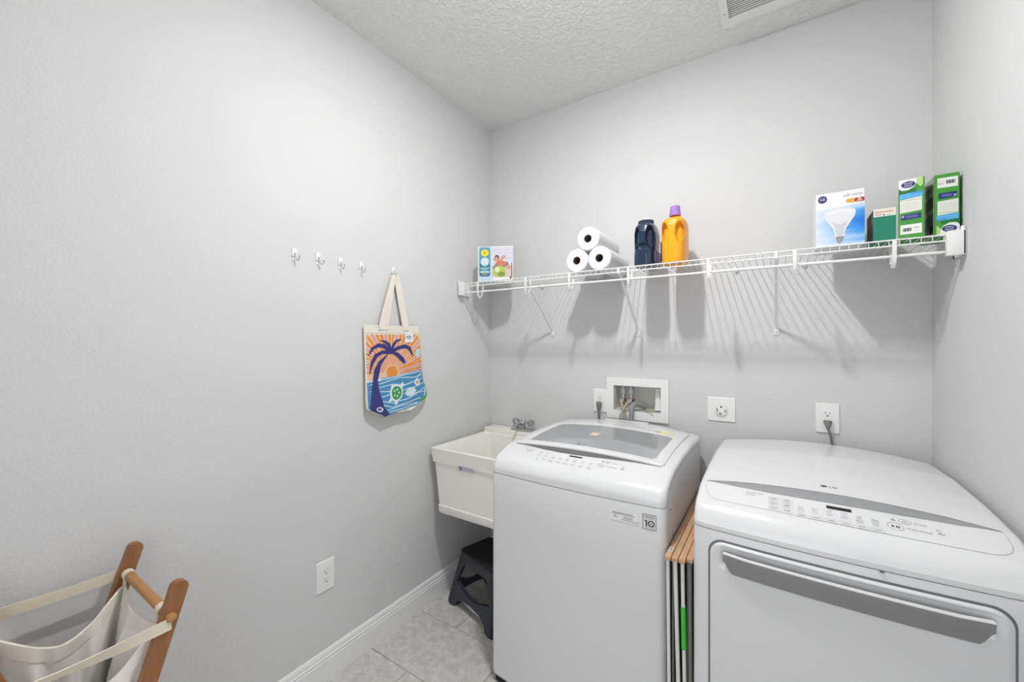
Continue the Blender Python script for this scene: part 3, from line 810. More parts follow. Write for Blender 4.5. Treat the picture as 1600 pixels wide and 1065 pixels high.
tube('cross_bar', [(1.2675, -0.785, 0.10), (1.262, -0.16, 0.10)], 0.005, M_TUBE, rack, 8)
tube('cross_bar', [(1.315, -0.785, 0.10), (1.306, -0.16, 0.10)], 0.005, M_TUBE, rack, 8)
box('side_rail', (1.2690, -0.76, 0.06), (1.2750, -0.14, 0.709), M_GUNM, rack, 0.002)
box('side_rail', (1.3125, -0.76, 0.06), (1.3165, -0.14, 0.709), M_GUNM, rack, 0.001)

# ------------------------------------------------------------------ wire shelf
SHZ, SHY = 1.722, -0.305
shelf = thing('wire_shelf', 'long white wire closet shelf with hanging rod on the back wall', 'shelf', (W/2, -0.004, 1.65))
xs0, xs1 = 0.012, W-0.012
bm = bmesh.new(); add_tube(bm, [(0, -0.006, SHZ-0.0015), (0, SHY+0.004, SHZ-0.0015), (0, SHY, SHZ-0.003), (0, SHY, SHZ-0.022)], 0.0014, 6)
wm = bpy.data.meshes.new('deck_wire'); bm.to_mesh(wm); bm.free(); wm.materials.append(M_WIRE)
for p in wm.polygons: p.use_smooth = True
nw = 78
for k in range(nw+1):
    o = bpy.data.objects.new('deck_wire', wm); COL.objects.link(o); o.parent = shelf
    o.location = (xs0+0.006+(xs1-xs0-0.012)*k/nw-W/2, 0.004, -1.65)
for nm, y, z, r in (('back_rail', -0.008, SHZ-0.005, 0.0026), ('front_rail', SHY-0.001, SHZ-0.0025, 0.0028), ('lip_rail', SHY-0.001, SHZ-0.0215, 0.0028)):
    tube(nm, [(xs0, y, z), (xs1, y, z)], r, M_WIRE, shelf, 8)
tube('hanging_rod', [(xs0+0.01, -0.300, 1.6665), (xs1-0.01, -0.300, 1.6665)], 0.0046, M_WIRE, shelf, 12)
for x in (0.136, 0.452, 0.70, 0.99, 1.315, 1.60, 1.868):
    ribbon('rod_hook', [(x, SHY-0.0055, SHZ-0.001), (x, SHY-0.006, 1.690), (x, SHY-0.005, 1.660), (x, -0.304, 1.643), (x, -0.294, 1.630), (x, -0.284, 1.634), (x, -0.272, 1.650), (x, -0.262, 1.676), (x, -0.256, SHZ-0.004)],
           [0.0055]*4+[0.0045]*5, (1, 0, 0), 0.0028, M_WPLAS, shelf)
for x in (0.450, 0.945, 1.5435):
    br = ribbon('brace', [(x, SHY-0.004, SHZ-0.004), (x, SHY-0.002, SHZ-0.024), (x, -0.285, 1.692), (x, -0.012, 1.452), (x, -0.005, 1.444)], 0.0055, (1, 0, 0), 0.007, M_WIRE, shelf)
    box('brace_foot', (x-0.009, -0.006, 1.414), (x+0.009, -0.0005, 1.450), M_WPLAS, br, 0.002)
    lathe('brace_screw', [(0.0, -0.003), (0.003, -0.002), (0.0035, 0)], (x, -0.006, 1.426), M_PRINTL, br, axis='y', seg=10)
for side_, x0, x1, xw in ((0, 0.001, 0.040, 0.001), (1, W-0.042, W-0.001, W-0.001)):
    bm = bmesh.new()
    add_box(bm, (x0, -0.328, 1.651), (x1, -0.306, 1.7275), 0.002)
    wa, wb = (x0, x0+0.006) if side_ == 0 else (x1-0.006, x1)
    add_box(bm, (wa, -0.328, 1.651), (wb, -0.235, 1.7275), 0.001)
    add_box(bm, (wa, -0.250, 1.651), (wb + (0.0 if side_ else 0.01), -0.235, 1.715), 0.001)
    eb = bobj('end_bracket', bm, M_WPLAS, shelf, smooth=True)
    lathe('bracket_screw', [(0.0055, -0.006), (0.006, 0.0), (0.004, 0.006)], ((x0+0.006 if side_ == 0 else x1-0.006), -0.322, 1.7335), M_WPLAS, eb, axis='z', seg=12)
for k in range(8):
    x = 0.13+k*0.252
    bm = bmesh.new(); add_box(bm, (x-0.006, -0.014, SHZ-0.020), (x+0.006, -0.0005, SHZ-0.001), 0.002)
    bobj('wall_clip', bm, M_WPLAS, shelf, smooth=True)
SZT = SHZ+0.0005

# ------------------------------------------------------------------ things on the shelf
def towel(c, label, tilt=0.0):
    t = thing('paper_towel_roll', label, 'paper towel', (c[0], -0.15, c[1]-0.0575), 'paper towel rolls stacked on the shelf')
    R_ = 0.0570
    bm = bmesh.new()
    prof = [(0.0195, -0.286), (R_-0.004, -0.287), (R_, -0.283), (R_, -0.010), (R_-0.003, -0.007), (0.0195, -0.007), (0.0195, -0.286)]
    add_lathe(bm, prof, (c[0], 0, c[1]), 'y', 48)
    o = bobj('roll', bm, M_PAPER, t, smooth=True)
    bm = bmesh.new(); add_lathe(bm, [(0.0194, -0.2855), (0.0180, -0.2855), (0.0180, -0.008), (0.0194, -0.008), (0.0194, -0.2855)], (c[0], 0, c[1]), 'y', 32)
    bobj('core', bm, M_CARD, t, smooth=True)
towel((0.7295, SZT+0.0572), 'white paper towel roll, bottom left of the stacked three')
towel((0.8445, SZT+0.0572), 'white paper towel roll, bottom right of the stacked three')
towel((0.7870, SZT+0.0572+0.0997), 'white paper towel roll lying on top of two others')

def loft(name, secs, m, parent, seg=72, rings=90, dent=None, ex=2.6, y0=0.0, cx=0.0):
    """secs: (z, half x, half y, y centre)"""
    zs = [s[0] for s in secs]
    v, f = [], []
    z0, z1 = zs[0], zs[-1]
    def at(z, k): return lin([(s[0], s[k]) for s in secs], z)
    for r in range(rings+1):
        z = z0+(z1-z0)*r/rings
        hx, hy, yc = at(z, 1), at(z, 2), at(z, 3)
        for k in range(seg):
            a = 2*PI*k/seg; ca, sa = math.cos(a), math.sin(a)
            x = hx*math.copysign(abs(ca)**(2/ex), ca); y = hy*math.copysign(abs(sa)**(2/ex), sa)
            if dent: x, y = dent(x, y, z-z0, hx, hy)
            v.append((cx+x, y0+yc+y, z))
    for r in range(rings):
        for k in range(seg): f.append((r*seg+k, r*seg+(k+1) % seg, (r+1)*seg+(k+1) % seg, (r+1)*seg+k))
    f.append(tuple(range(seg))[::-1]); f.append(tuple(range(rings*seg, (rings+1)*seg)))
    return obj(name, v, f, m, parent, smooth=True, auto=0.7)
# orange bottle, seen from its handle end
yb_c = (1.170, -0.215)
yb = thing('detergent_bottle', 'orange plastic detergent bottle with purple cap on the shelf', 'bottle', (yb_c[0], yb_c[1], SZT))
def dent_y(x, y, z, hx, hy):
    if y < 0:
        d = 0
        for sx in (-1, 1):
            q = ((x-sx*0.0305)/0.0150)**2+((z-0.128)/0.043)**2
            d = max(d, sm((1.25-q)*1.6)*0.026)
        y += d
    return x, y
S_ = SZT
loft('bottle_body', [(S_, .040, .074, 0), (S_+.004, .0475, .082, 0), (S_+.05, .0490, .084, 0), (S_+.11, .0490, .084, 0), (S_+.16, .0485, .083, 0), (S_+.182, .0470, .080, 0), (S_+.192, .0430, .074, .003),
     (S_+.200, .034, .058, .008), (S_+.206, .026, .040, .012), (S_+.212, .022, .030, .014), (S_+.218, .021, .027, .015)], M_YEL, yb, dent=dent_y, cx=yb_c[0], y0=yb_c[1], rings=150, seg=180, ex=3.6)
lathe('cap', [(0.0235, 0), (0.0235, .014), (0.021, .015), (0.0205, .040), (0.0185, .0425), (0, .0425)], (yb_c[0], yb_c[1]-0.005, S_+.2165), M_PURPLE, yb, seg=32)
bm = bmesh.new()
add_prism(bm, [rrect(-0.058, 0.012, 0.058, 0.105, 0.02)], lambda s, t, d: (yb_c[0]-0.0488-d, yb_c[1]+s, S_+t), 0.0012)
lb = bobj('side_label', bm, M_LABELP, yb)
lb['label'] = 'violet label on the side of the bottle'
# navy bottle
nb_c = (1.048, -0.215)
nb = thing('softener_bottle', 'dark navy plastic laundry bottle between towels and orange bottle', 'bottle', (nb_c[0], nb_c[1], SZT))
def dent_n(x, y, z, hx, hy):
    if y < 0:
        d = 0
        for sx in (-1, 1):
            q = ((x-sx*0.0285)/0.0145)**2+((z-0.125)/0.048)**2
            d = max(d, sm((1.25-q)*1.5)*0.026)
        q = (x/0.024)**2+((z-0.084)/0.014)**2
        d = max(d, sm(1.3-q)*0.010)
        y += d
    return x, y
loft('bottle_body', [(S_, .040, .074, 0), (S_+.004, .0465, .082, 0), (S_+.05, .0465, .084, 0), (S_+.085, .0440, .083, 0), (S_+.12, .0465, .083, 0), (S_+.15, .0460, .082, 0), (S_+.178, .041, .076, 0),
     (S_+.193, .0355, .062, .004), (S_+.196, .033, .05, .008)], M_NAVY, nb, dent=dent_n, cx=nb_c[0], y0=nb_c[1], rings=150, seg=180, ex=3.4)
lathe('cap', [(0.0345, 0), (0.0355, .004), (0.0345, .016), (0.033, .017), (0, .017)], (nb_c[0], nb_c[1]-0.02, S_+.192), mat('cap_navy', (0.02, 0.035, 0.06), 0.2), nb, seg=36)
lathe('cap_spout', [(0.014, 0), (0.014, .010), (0.012, .012), (0, .012)], (nb_c[0]+0.004, nb_c[1]-0.015, S_+.209), M_CLEAR, nb, seg=24)
bm = bmesh.new()
add_prism(bm, [rrect(-0.058, 0.008, 0.058, 0.070, 0.02)], lambda s, t, d: (nb_c[0]+0.0462+d, nb_c[1]+s, S_+t), 0.0012)
lb = bobj('side_label', bm, mat('label_lilac', (0.22, 0.19, 0.40), 0.4), nb); lb['label'] = 'lilac label on the side of the bottle'

# boxes
INKW = P('white', (0.80, 0.80, 0.81)); NAVY = P('navy', (0.018, 0.03, 0.16)); GRN = P('leaf_green', (0.055, 0.30, 0.035)); DGRN = P('dark_green', (0.012, 0.16, 0.03))
SKY = P('sky', (0.10, 0.42, 0.80)); LIME = P('lime', (0.42, 0.66, 0.22)); CREAM = P('cream', (0.74, 0.76, 0.68)); TANP = P('tan', (0.55, 0.45, 0.36)); GRY = P('mid_grey', (0.30, 0.30, 0.31)); RED = P('red', (0.42, 0.03, 0.03))
def carton(name, label, cat, x0, x1, yf, yb_, h, m, group=None, rot=0):
    t = thing(name, label, cat, ((x0+x1)/2, yf, SZT), group)
    bm = bmesh.new(); add_box(bm, (x0, yf, SZT), (x1, yb_, SZT+h), 0.0012, 1)
    b = bobj('carton', bm, m, t)
    return t, b
def blue_gradient():
    m = bpy.data.materials.new('ink_blue_gradient'); m.use_nodes = True
    nt = m.node_tree; b = nt.nodes['Principled BSDF']; b.inputs['Roughness'].default_value = 0.45
    tc = nt.nodes.new('ShaderNodeTexCoord'); sp_ = nt.nodes.new('ShaderNodeSeparateXYZ'); nt.links.new(tc.outputs['Object'], sp_.inputs[0])
    fx = nt.nodes.new('ShaderNodeMapRange'); fx.inputs[1].default_value = -0.075; fx.inputs[2].default_value = 0.06; nt.links.new(sp_.outputs[0], fx.inputs[0])
    fz = nt.nodes.new('ShaderNodeMapRange'); fz.inputs[1].default_value = 0.0; fz.inputs[2].default_value = 0.14; nt.links.new(sp_.outputs[2], fz.inputs[0])
    rz = nt.nodes.new('ShaderNodeValToRGB'); e = rz.color_ramp.elements
    e[0].position = 0.0; e[0].color = (.15, .15, .15, 1); e[1].position = 1.0; e[1].color = (0, 0, 0, 1)
    for p_, v_ in ((0.10, .55), (0.20, .45), (0.32, .75), (0.55, 1.0), (0.8, .7)):
        q_ = e.new(p_); q_.color = (v_, v_, v_, 1)
    nt.links.new(fz.outputs[0], rz.inputs[0])
    wv = nt.nodes.new('ShaderNodeTexNoise'); wv.inputs['Scale'].default_value = 14; mp = nt.nodes.new('ShaderNodeMapping'); mp.inputs['Scale'].default_value = (0.5, 1, 4); mp.inputs['Rotation'].default_value = (0, -0.25, 0)
    nt.links.new(tc.outputs['Object'], mp.inputs[0]); nt.links.new(mp.outputs[0], wv.inputs['Vector'])
    mu = nt.nodes.new('ShaderNodeMath'); mu.operation = 'MULTIPLY'; nt.links.new(fx.outputs[0], mu.inputs[0]); nt.links.new(rz.outputs[0], mu.inputs[1])
    ad = nt.nodes.new('ShaderNodeMath'); ad.operation = 'MULTIPLY_ADD'; ad.inputs[1].default_value = 0.35; nt.links.new(wv.outputs['Fac'], ad.inputs[0]); nt.links.new(mu.outputs[0], ad.inputs[2])
    sb = nt.nodes.new('ShaderNodeMath'); sb.operation = 'SUBTRACT'; sb.inputs[1].default_value = 0.15; nt.links.new(ad.outputs[0], sb.inputs[0])
    rc_ = nt.nodes.new('ShaderNodeValToRGB'); e = rc_.color_ramp.elements
    e[0].position = 0.0; e[0].color = (.74, .78, .84, 1); e[1].position = 0.95; e[1].color = (.008, .17, .66, 1)
    q_ = e.new(0.35); q_.color = (.38, .58, .84, 1); q_ = e.new(0.65); q_.color = (.06, .34, .78, 1)
    nt.links.new(sb.outputs[0], rc_.inputs[0]); nt.links.new(rc_.outputs[0], b.inputs['Base Color'])
    return m
gx0, gx1, gh = 1.663, 1.796, 0.187
ge, _ = carton('light_bulb_box', 'white and blue boxed floodlight bulb carton on the wire shelf', 'box', gx0, gx1, -0.298, -0.125, gh, INKW)
A = Art(); w_ = gx1-gx0
B1 = P('blue_deep', (0.015, 0.20, 0.68)); B2 = P('blue_mid', (0.10, 0.36, 0.78)); B3 = P('blue_pale', (0.36, 0.58, 0.85)); B4 = P('blue_faint', (0.60, 0.70, 0.86)); BULBW = P('bulb_white', (0.72, 0.73, 0.75)); BULBS = P('bulb_shade', (0.58, 0.60, 0.63)); BULBM = P('bulb_metal', (0.32, 0.31, 0.30))
A.poly([(0, 0), (w_, 0), (w_, .140), (0, .128)], blue_gradient())
bulb = [(.052, .028), (.052, .042), (.048, .058), (.036, .078), (.025, .098), (.022, .112), (.026, .122), (.040, .128), (.066, .130), (.092, .128), (.106, .122), (.110, .112), (.107, .098), (.096, .078), (.084, .058), (.080, .042), (.080, .028)]
A.poly(bulb, BULBW, 5)
A.poly([(.027, .114), (.040, .120), (.066, .1225), (.092, .120), (.105, .114), (.100, .112), (.066, .1175), (.032, .112)], INKW, 6)
A.poly([(.058, .030), (.075, .030), (.080, .062), (.088, .080), (.066, .072), (.046, .082), (.054, .060)], BULBS, 6)
A.poly(rect(.0555, .020, .0765, .029), BULBM, 5); A.poly(rect(.058, .012, .074, .020), BULBM, 5); A.poly(rect(.062, .007, .070, .012), GRY, 5)
for k in range(10):
    a = 2*PI*k/10; A.poly(ell(.0185+.0098*math.cos(a), .1665+.0098*math.sin(a), .0038, .0038, 10), NAVY, 1)
A.poly(ell(.0185, .1665, .0105, .0105, 24), NAVY, 2); A.text('GE', .0183, .1665, .0130, INKW, 3)
A.text('soft white', .101, .1705, .0135, P('lilac_grey', (0.30, 0.28, 0.40)), 1, sx=0.95)
A.poly(rrect(.083, .144, .112, .157, .006), P('amber', (0.75, 0.36, 0.04)), 1); A.poly(rrect(.106, .1435, .1325, .1575, .005), RED, 2)
A.poly(rect(.115, .152, .123, .1555), INKW, 3); A.poly(rect(.112, .1465, .127, .1490), INKW, 3)
A.build('printed_front', lambda s, t, d: (gx0+s, -0.298-d, SZT+t), ge, 0.0003)

sx0, sx1, shh_ = 1.8175, 1.8735, 0.107
sg, _ = carton('small_green_box', 'small dark green and cream carton between bulb box and bag boxes', 'box', sx0, sx1, -0.300, -0.18, shh_, P('teal_green', (0.008, 0.21, 0.125)))
A = Art(); w_ = sx1-sx0
A.poly(rect(0, .081, w_, shh_), P('cream_white', (0.76, 0.74, 0.68)))
for k in range(8): A.poly(rect(.004+k*.0058, .0935, .0082+k*.0058, .0985), P('orange_ink', (0.66, 0.24, 0.10)), 1)
A.poly([(.024, .084), (.0295, .084), (.0268, .0905)], M_PRINTD, 1); A.poly(rect(.004, .0865, .021, .089), GRY, 1); A.poly(rect(.033, .0845, .044, .0862), GRY, 1)
A.build('printed_front', lambda s, t, d: (sx0+s, -0.300-d, SZT+t), sg, 0.0003)
A = Art(); A.poly(rect(.002, .002, .11, .100), P('box_brown', (0.075, 0.055, 0.045))); A.poly(rect(.004, .06, .03, .09), P('box_grey', (0.24, 0.23, 0.21)), 1)
A.build('printed_side', lambda s, t, d: (sx0-d, -0.298+s, SZT+t), sg, 0.0003)

def bag_box(x0, x1, flip, label, turn=0.0, depth=0.17):
    h = 0.190
    c_, s_n = math.cos(turn), math.sin(turn)
    place = lambda a, b, z: (x0+a*c_+b*s_n, -0.300-a*s_n+b*c_, SZT+z)
    t = thing('storage_bag_box', label, 'box', ((x0+x1)/2, -0.30, SZT), 'green bag boxes on the shelf')
    bm = bmesh.new(); add_box(bm, (0, 0, 0), (x1-x0, depth, h), 0.0012, 1)
    for v_ in bm.verts: v_.co = Vector(place(*v_.co))
    bobj('carton', bm, GRN, t)
    A = Art(); w = x1-x0
    q = lambda s, z: ((w-s, h-z) if flip else (s, z))
    def poly(p, m, l=0): A.poly([q(*a) for a in p], m, l)
    def tx(s_, x, z, size, m, l): A.text(s_, *q(x, z), size, m, l, rot=PI if flip else 0)
    poly([(0, h), (0, .163), (.008, .155), (.022, .1545), (.036, .163), (.042, .175), (.043, h)], INKW, 1)
    poly([(.043, h), (.042, .172), (.050, .160), (w-.004, .166), (w-.004, h)], LIME)
    poly([(0, .160), (.012, .152), (.030, .155), (.040, .160), (.042, .142), (0, .132)], DGRN)
    poly(ell(.0225, .1725, .0165, .0105, 28), NAVY, 2)
    tx('Great', .0225, .1765, .0085, INKW, 3); tx('Value', .0225, .1690, .0085, INKW, 3)
    poly([(.002, .127), (w-.004, .130), (w-.004, .147), (.002, .143)], SKY, 1)
    poly([(.028, .138), (w-.004, .1405), (w-.004, .147), (.028, .1445)], P('sky_deep', (0.06, 0.30, 0.66)), 2)
    poly([(.003, .082), (w-.006, .085), (w-.006, .129), (.003, .125)], CREAM, 2)
    poly(rect(.005, .120, w-.009, .1225), TANP, 3)
    for k in range(4): poly(rect(.006, .092+k*.0062, w-.010-.003*(k % 2), .0934+k*.0062), P('pale_line', (0.56, 0.55, 0.52)), 3)
    poly([(.006, .058), (w-.008, .060), (w-.008, .078), (.006, .075)], NAVY, 1); poly(rect(.018, .064, w-.016, .072), P('indigo', (0.09, 0.12, 0.36)), 2); poly(rect(.0075, .067, .013, .073), P('lilac', (0.4, 0.42, 0.66)), 2)
    poly(rect(.004, .012, w-.006, .043), P('box_white', (0.78, 0.80, 0.74)), 1)
    for k in range(9): poly(rect(.010+k*.0022, .021, .0112+k*.0022+.0004*(k % 3), .032), M_PRINTD, 2)
    poly(rect(.036, .029, .048, .0315), GRY, 2); poly(rect(.036, .021, .046, .0225), P('pale_line', (0.56, 0.55, 0.52)), 2)
    A.build('printed_front', lambda s, z, d: place(s, -d, z), t, 0.0003)
    B = Art()
    B.poly(rect(.004, .004, .166, .186), P('side_grey', (0.50, 0.49, 0.47)))
    B.poly(rect(.012, .09, .15, .13), P('side_brown', (0.24, 0.13, 0.07)), 1); B.poly(rect(.012, .03, .15, .075), P('side_blue', (0.12, 0.2, 0.3)), 1); B.poly(ell(.03, .024, .02, .016), P('side_black', (0.03, 0.03, 0.035)), 2); B.poly(rect(.01, .14, .15, .165), P('side_slate', (0.30, 0.30, 0.31)), 1)
    B.build('printed_side', lambda s, z, d: place(-d, 0.002+s*depth/0.17, z), t, 0.0003)
bag_box(1.8800, 1.9400, False, 'green storage bag box standing logo up, left of its twin', math.radians(10.5), 0.11)
bag_box(1.9640, 2.0190, True, 'green storage bag box standing upside down against right wall')

# left carton, turned towards the room
lc = thing('photo_carton', 'white carton with teal label and green apple picture, left end of shelf', 'box', (0.13, -0.30, SZT))
ex_ = Vector((0.178, 0.092, 0)); lw = ex_.length; ex_.normalize(); ey_ = Vector((-ex_.y, ex_.x, 0))
LC = Vector((0.128, -0.298, SZT)); lh, ld_ = 0.200, 0.085
bm = bmesh.new(); add_box(bm, (0, 0, 0), (lw, ld_, lh), 0.0012, 1)
for v_ in bm.verts: v_.co = LC+ex_*v_.co.x+ey_*v_.co.y+Vector((0, 0, v_.co.z))
bobj('carton', bm, INKW, lc)
A = Art(); sx = lw/0.70; sz_ = lh/0.76        # artboard 0.70 x 0.76
Q = lambda pts: [(a*sx, b*sz_) for a, b in pts]
TEAL = P('teal', (0.10, 0.32, 0.44)); TEALD = P('teal_dark', (0.045, 0.16, 0.26)); TEALL = P('teal_light', (0.42, 0.66, 0.74)); YLW = P('yellow', (0.84, 0.66, 0.02)); SKIN = P('skin', (0.60, 0.34, 0.25)); CORAL = P('coral', (0.70, 0.17, 0.10)); HAIR = P('hair', (0.07, 0.035, 0.03)); APL = P('apple', (0.42, 0.52, 0.09)); APLD = P('apple_dark', (0.20, 0.30, 0.03)); LAV = P('lavender', (0.66, 0.64, 0.74)); LAVD = P('lavender_line', (0.44, 0.42, 0.56)); OLV = P('olive', (0.24, 0.22, 0.16))
A.poly(Q([(0, 0), (.28, 0), (.28, .76), (0, .76)]), P('ice', (0.56, 0.68, 0.74)))
A.poly(Q(rrect(.03, .11, .25, .74, .05)), TEAL, 1); A.poly(Q(rrect(.035, .12, .245, .40, .05)), TEALD, 2)
A.poly(Q(ell(.14, .62, .078, .078)), YLW, 3); A.poly(Q(rect(.128, .595, .152, .65)), OLV, 4)
A.poly(Q(ell(.14, .43, .085, .095)), TEALL, 3)
for k in range(3): A.poly(Q(rect(.085+k*.042, .37, .110+k*.042, .50)), INKW, 4)
A.poly(Q(rect(.05, .285, .23, .305)), TEALL, 3); A.poly(Q(rect(.06, .255, .19, .27)), TEALL, 3)
A.poly(Q(rect(.05, .19, .23, .235)), TEALL, 3); A.poly(Q(ell(.14, .165, .06, .035)), OLV, 3)
A.poly(Q(rect(.28, .10, .70, .74)), LAV)
for z in (.50, .60, .68): A.poly(Q(rect(.28, z, .70, z+.007)), LAVD, 1)
for x in (.40, .56): A.poly(Q(rect(x, .42, x+.007, .74)), LAVD, 1)
A.poly(Q([(.28, .10), (.70, .10), (.70, .30), (.60, .36), (.45, .30), (.28, .34)]), P('blur_beige', (0.62, 0.54, 0.47)), 2)
A.poly(Q([(.28, .28), (.36, .40), (.50, .30), (.62, .33), (.60, .42), (.52, .42), (.46, .26)]), OLV, 3)
A.poly(Q([(.30, .47), (.40, .40), (.50, .46), (.56, .55), (.50, .57), (.42, .47), (.34, .52)]), SKIN, 4); A.poly(Q([(.36, .40), (.42, .46), (.52, .44), (.56, .38), (.46, .32), (.40, .36)]), CORAL, 5)
A.poly(Q(ell(.38, .52, .045, .05)), HAIR, 4); A.poly(Q(ell(.375, .505, .028, .034)), SKIN, 5); A.poly(Q(rrect(.56, .27, .66, .35, .03)), SKIN, 4)
A.poly(Q(ell(.43, .22, .125, .12)), APL, 6); A.poly(Q(ell(.47, .16, .075, .05)), APLD, 7); A.poly(Q(ell(.39, .26, .05, .06)), P('apple_light', (0.66, 0.72, 0.40)), 7)
A.poly(Q(rect(.665, .10, .68, .40)), P('maroon', (0.24, 0.04, 0.05)), 4); A.poly(Q(ell(.65, .085, .02, .02)), M_PRINTD, 5)
for k in range(4): A.poly(Q(rect(.05+k*.07, .045, .09+k*.07, .06)), LAVD, 3)
A.build('printed_front', lambda s, t, d: tuple(LC+ex_*s-ey_*d+Vector((0, 0, t))), lc, 0.0003)

# ------------------------------------------------------------------ hooks and tote bag on the left wall
ords = ['leftmost small white adhesive wall hook, nearest the camera', 'second small white adhesive wall hook from the left', 'third small white adhesive wall hook from the left', 'fourth white adhesive wall hook, empty one next to the tote bag', 'small white adhesive wall hook holding the tote bag']
for k, (y, z) in enumerate(((-1.272, 1.7235), (-1.1768, 1.7235), (-1.0772, 1.7205), (-0.9768, 1.7195), (-0.797, 1.7235))):
    t = thing('wall_hook', ords[k], 'hook', (0.0, y, z-0.03), 'white hooks on the left wall')
    prism('hook_plate', [rrect(y-0.0095, z-0.012, y+0.0095, z+0.019, 0.004, 4)], lambda s, q, d: (0.0005+d, s, q), 0.005, M_WPLAS, t, smooth=True)
    dy = (0.004, 0.006, 0.002, 0.003, 0)[k]
    tube('hook_wire', [(0.005, y, z+0.002), (0.012, y, z-0.002), (0.010, y+dy*.5, z-0.018), (0.013, y+dy, z-0.027), (0.021, y+dy*1.5, z-0.028), (0.025, y+dy*2, z-0.018), (0.026, y+dy*2, z-0.010)], 0.0016, M_CHROME, t, 8)
    if k < 4: box('adhesive_tab', (0.0005, y-0.006, z-0.030), (0.0022, y+0.005, z-0.011), M_WPLAS, t, 0.0008)

tote = thing('tote_bag', 'cream cotton tote bag printed with palm tree and sunset, hanging on hook', 'bag', (0.03, -0.80, 1.05))
TZ0, TZ1 = 1.462, 1.050
def tl_(t): return lin([(0, -.970), (.5, -.968), (.8, -.968), (.92, -.965), (1, -.905)], t)
def tr_(t): return lin([(0, -.632), (.5, -.626), (.70, -.617), (.80, -.598), (.85, -.594), (.92, -.612), (1, -.702)], t)
def tx_(t): return lin([(0, .017), (.3, .022), (.6, .029), (.85, .039), (1, .044)], t)
def tz_(s, t):
    return TZ0+(TZ1-TZ0)*t+0.004*(s-0.5)*(1-t)
def tw(s, t): return 0.0028*math.sin(9*s+3*t)*math.sin(PI*min(1, t*1.2))+0.0016*math.sin(23*s-7*t)
def tote_pt(s, t, d=0):
    y = tl_(t)+(tr_(t)-tl_(t))*s
    ed = min(s, 1-s); x = tx_(t)+tw(s, t)-0.008*(1-sm(ed/0.06))*t-0.003*(1-sm(ed/0.05))
    return (x+d, y, tz_(s, t))
v, f = [], []
NS, NT = 40, 44
for j in range(NT+1):
    for i in range(NS+1): v.append(tote_pt(i/NS, j/NT))
for j in range(NT+1):
    t = j/NT
    for i in range(NS+1):
        s = i/NS; y = tl_(t)+(tr_(t)-tl_(t))*(0.03+0.94*s)
        v.append((0.004+0.008*(1-t)*0.5, y, tz_(s, t)))
n1 = (NS+1)*(NT+1); ix = lambda i, j: j*(NS+1)+i
for j in range(NT):
    for i in range(NS):
        f.append((ix(i, j), ix(i, j+1), ix(i+1, j+1), ix(i+1, j))); f.append((n1+ix(i, j), n1+ix(i+1, j), n1+ix(i+1, j+1), n1+ix(i, j+1)))
    f.append((ix(0, j), n1+ix(0, j), n1+ix(0, j+1), ix(0, j+1))); f.append((ix(NS, j), ix(NS, j+1), n1+ix(NS, j+1), n1+ix(NS, j)))
for i in range(NS): f.append((ix(i, NT), n1+ix(i, NT), n1+ix(i+1, NT), ix(i+1, NT)))
obj('bag_body', v, f, M_TOTE, tote, smooth=True, auto=0.8)
bm = bmesh.new()
for t0 in (0.085,):
    rows = []
    for i in range(NS+1):
        rows.append((bm.verts.new(tote_pt(i/NS, t0, 0.0012)), bm.verts.new(tote_pt(i/NS, t0+0.006, 0.0012)), bm.verts.new(tote_pt(i/NS, t0, -0.001)), bm.verts.new(tote_pt(i/NS, t0+0.006, -0.001))))
    for a, b in zip(rows, rows[1:]):
        bm.faces.new((a[0], a[1], b[1], b[0])); bm.faces.new((a[0], b[0], b[2], a[2])); bm.faces.new((a[1], a[3], b[3], b[1]))
bobj('hem_stitch', bm, mat('stitch', (0.60, 0.55, 0.46), 0.95), tote)
def strap(x, pts):
    bm = bmesh.new()
    L_, R_, L2, R2 = [], [], [], []
    for ya, yb2, z, dx in pts:
        L_.append(bm.verts.new((x+dx, ya, z))); R_.append(bm.verts.new((x+dx, yb2, z))); L2.append(bm.verts.new((x+dx-0.003, ya, z))); R2.append(bm.verts.new((x+dx-0.003, yb2, z)))
    for i in range(len(pts)-1):
        bm.faces.new((L_[i], R_[i], R_[i+1], L_[i+1])); bm.faces.new((L2[i+1], R2[i+1], R2[i], L2[i]))
        bm.faces.new((L_[i], L_[i+1], L2[i+1], L2[i])); bm.faces.new((R_[i+1], R_[i], R2[i], R2[i+1]))
    bm.faces.new((L_[0], L2[0], R2[0], R_[0])); bm.faces.new((L_[-1], R_[-1], R2[-1], L2[-1]))
    return bm
bobj('handle', strap(0.022, [(-.892, -.838, 1.440, 0), (-.890, -.837, 1.475, 0), (-.868, -.822, 1.555, .003), (-.846, -.812, 1.62, .003), (-.824, -.797, 1.680, 0), (-.815, -.792, 1.700, -.002), (-.806, -.786, 1.706, -.004),
     (-.800, -.772, 1.698, -.006), (-.794, -.757, 1.66, -.006), (-.786, -.745, 1.615, -.005), (-.768, -.726, 1.53, -.003), (-.757, -.716, 1.475, 0), (-.756, -.716, 1.440, 0)]), M_TOTE, tote, smooth=True, auto=0.7)
bobj('handle', strap(0.012, [(-.888, -.848, 1.455, 0), (-.862, -.828, 1.555, 0), (-.842, -.815, 1.62, 0), (-.818, -.797, 1.690, 0), (-.806, -.784, 1.702, 0),
     (-.792, -.764, 1.69, 0), (-.783, -.745, 1.64, 0), (-.770, -.730, 1.55, 0), (-.748, -.706, 1.455, 0)]), mat('tote_cotton_dark', (0.66, 0.60, 0.51), 0.95), tote, smooth=True, auto=0.7)
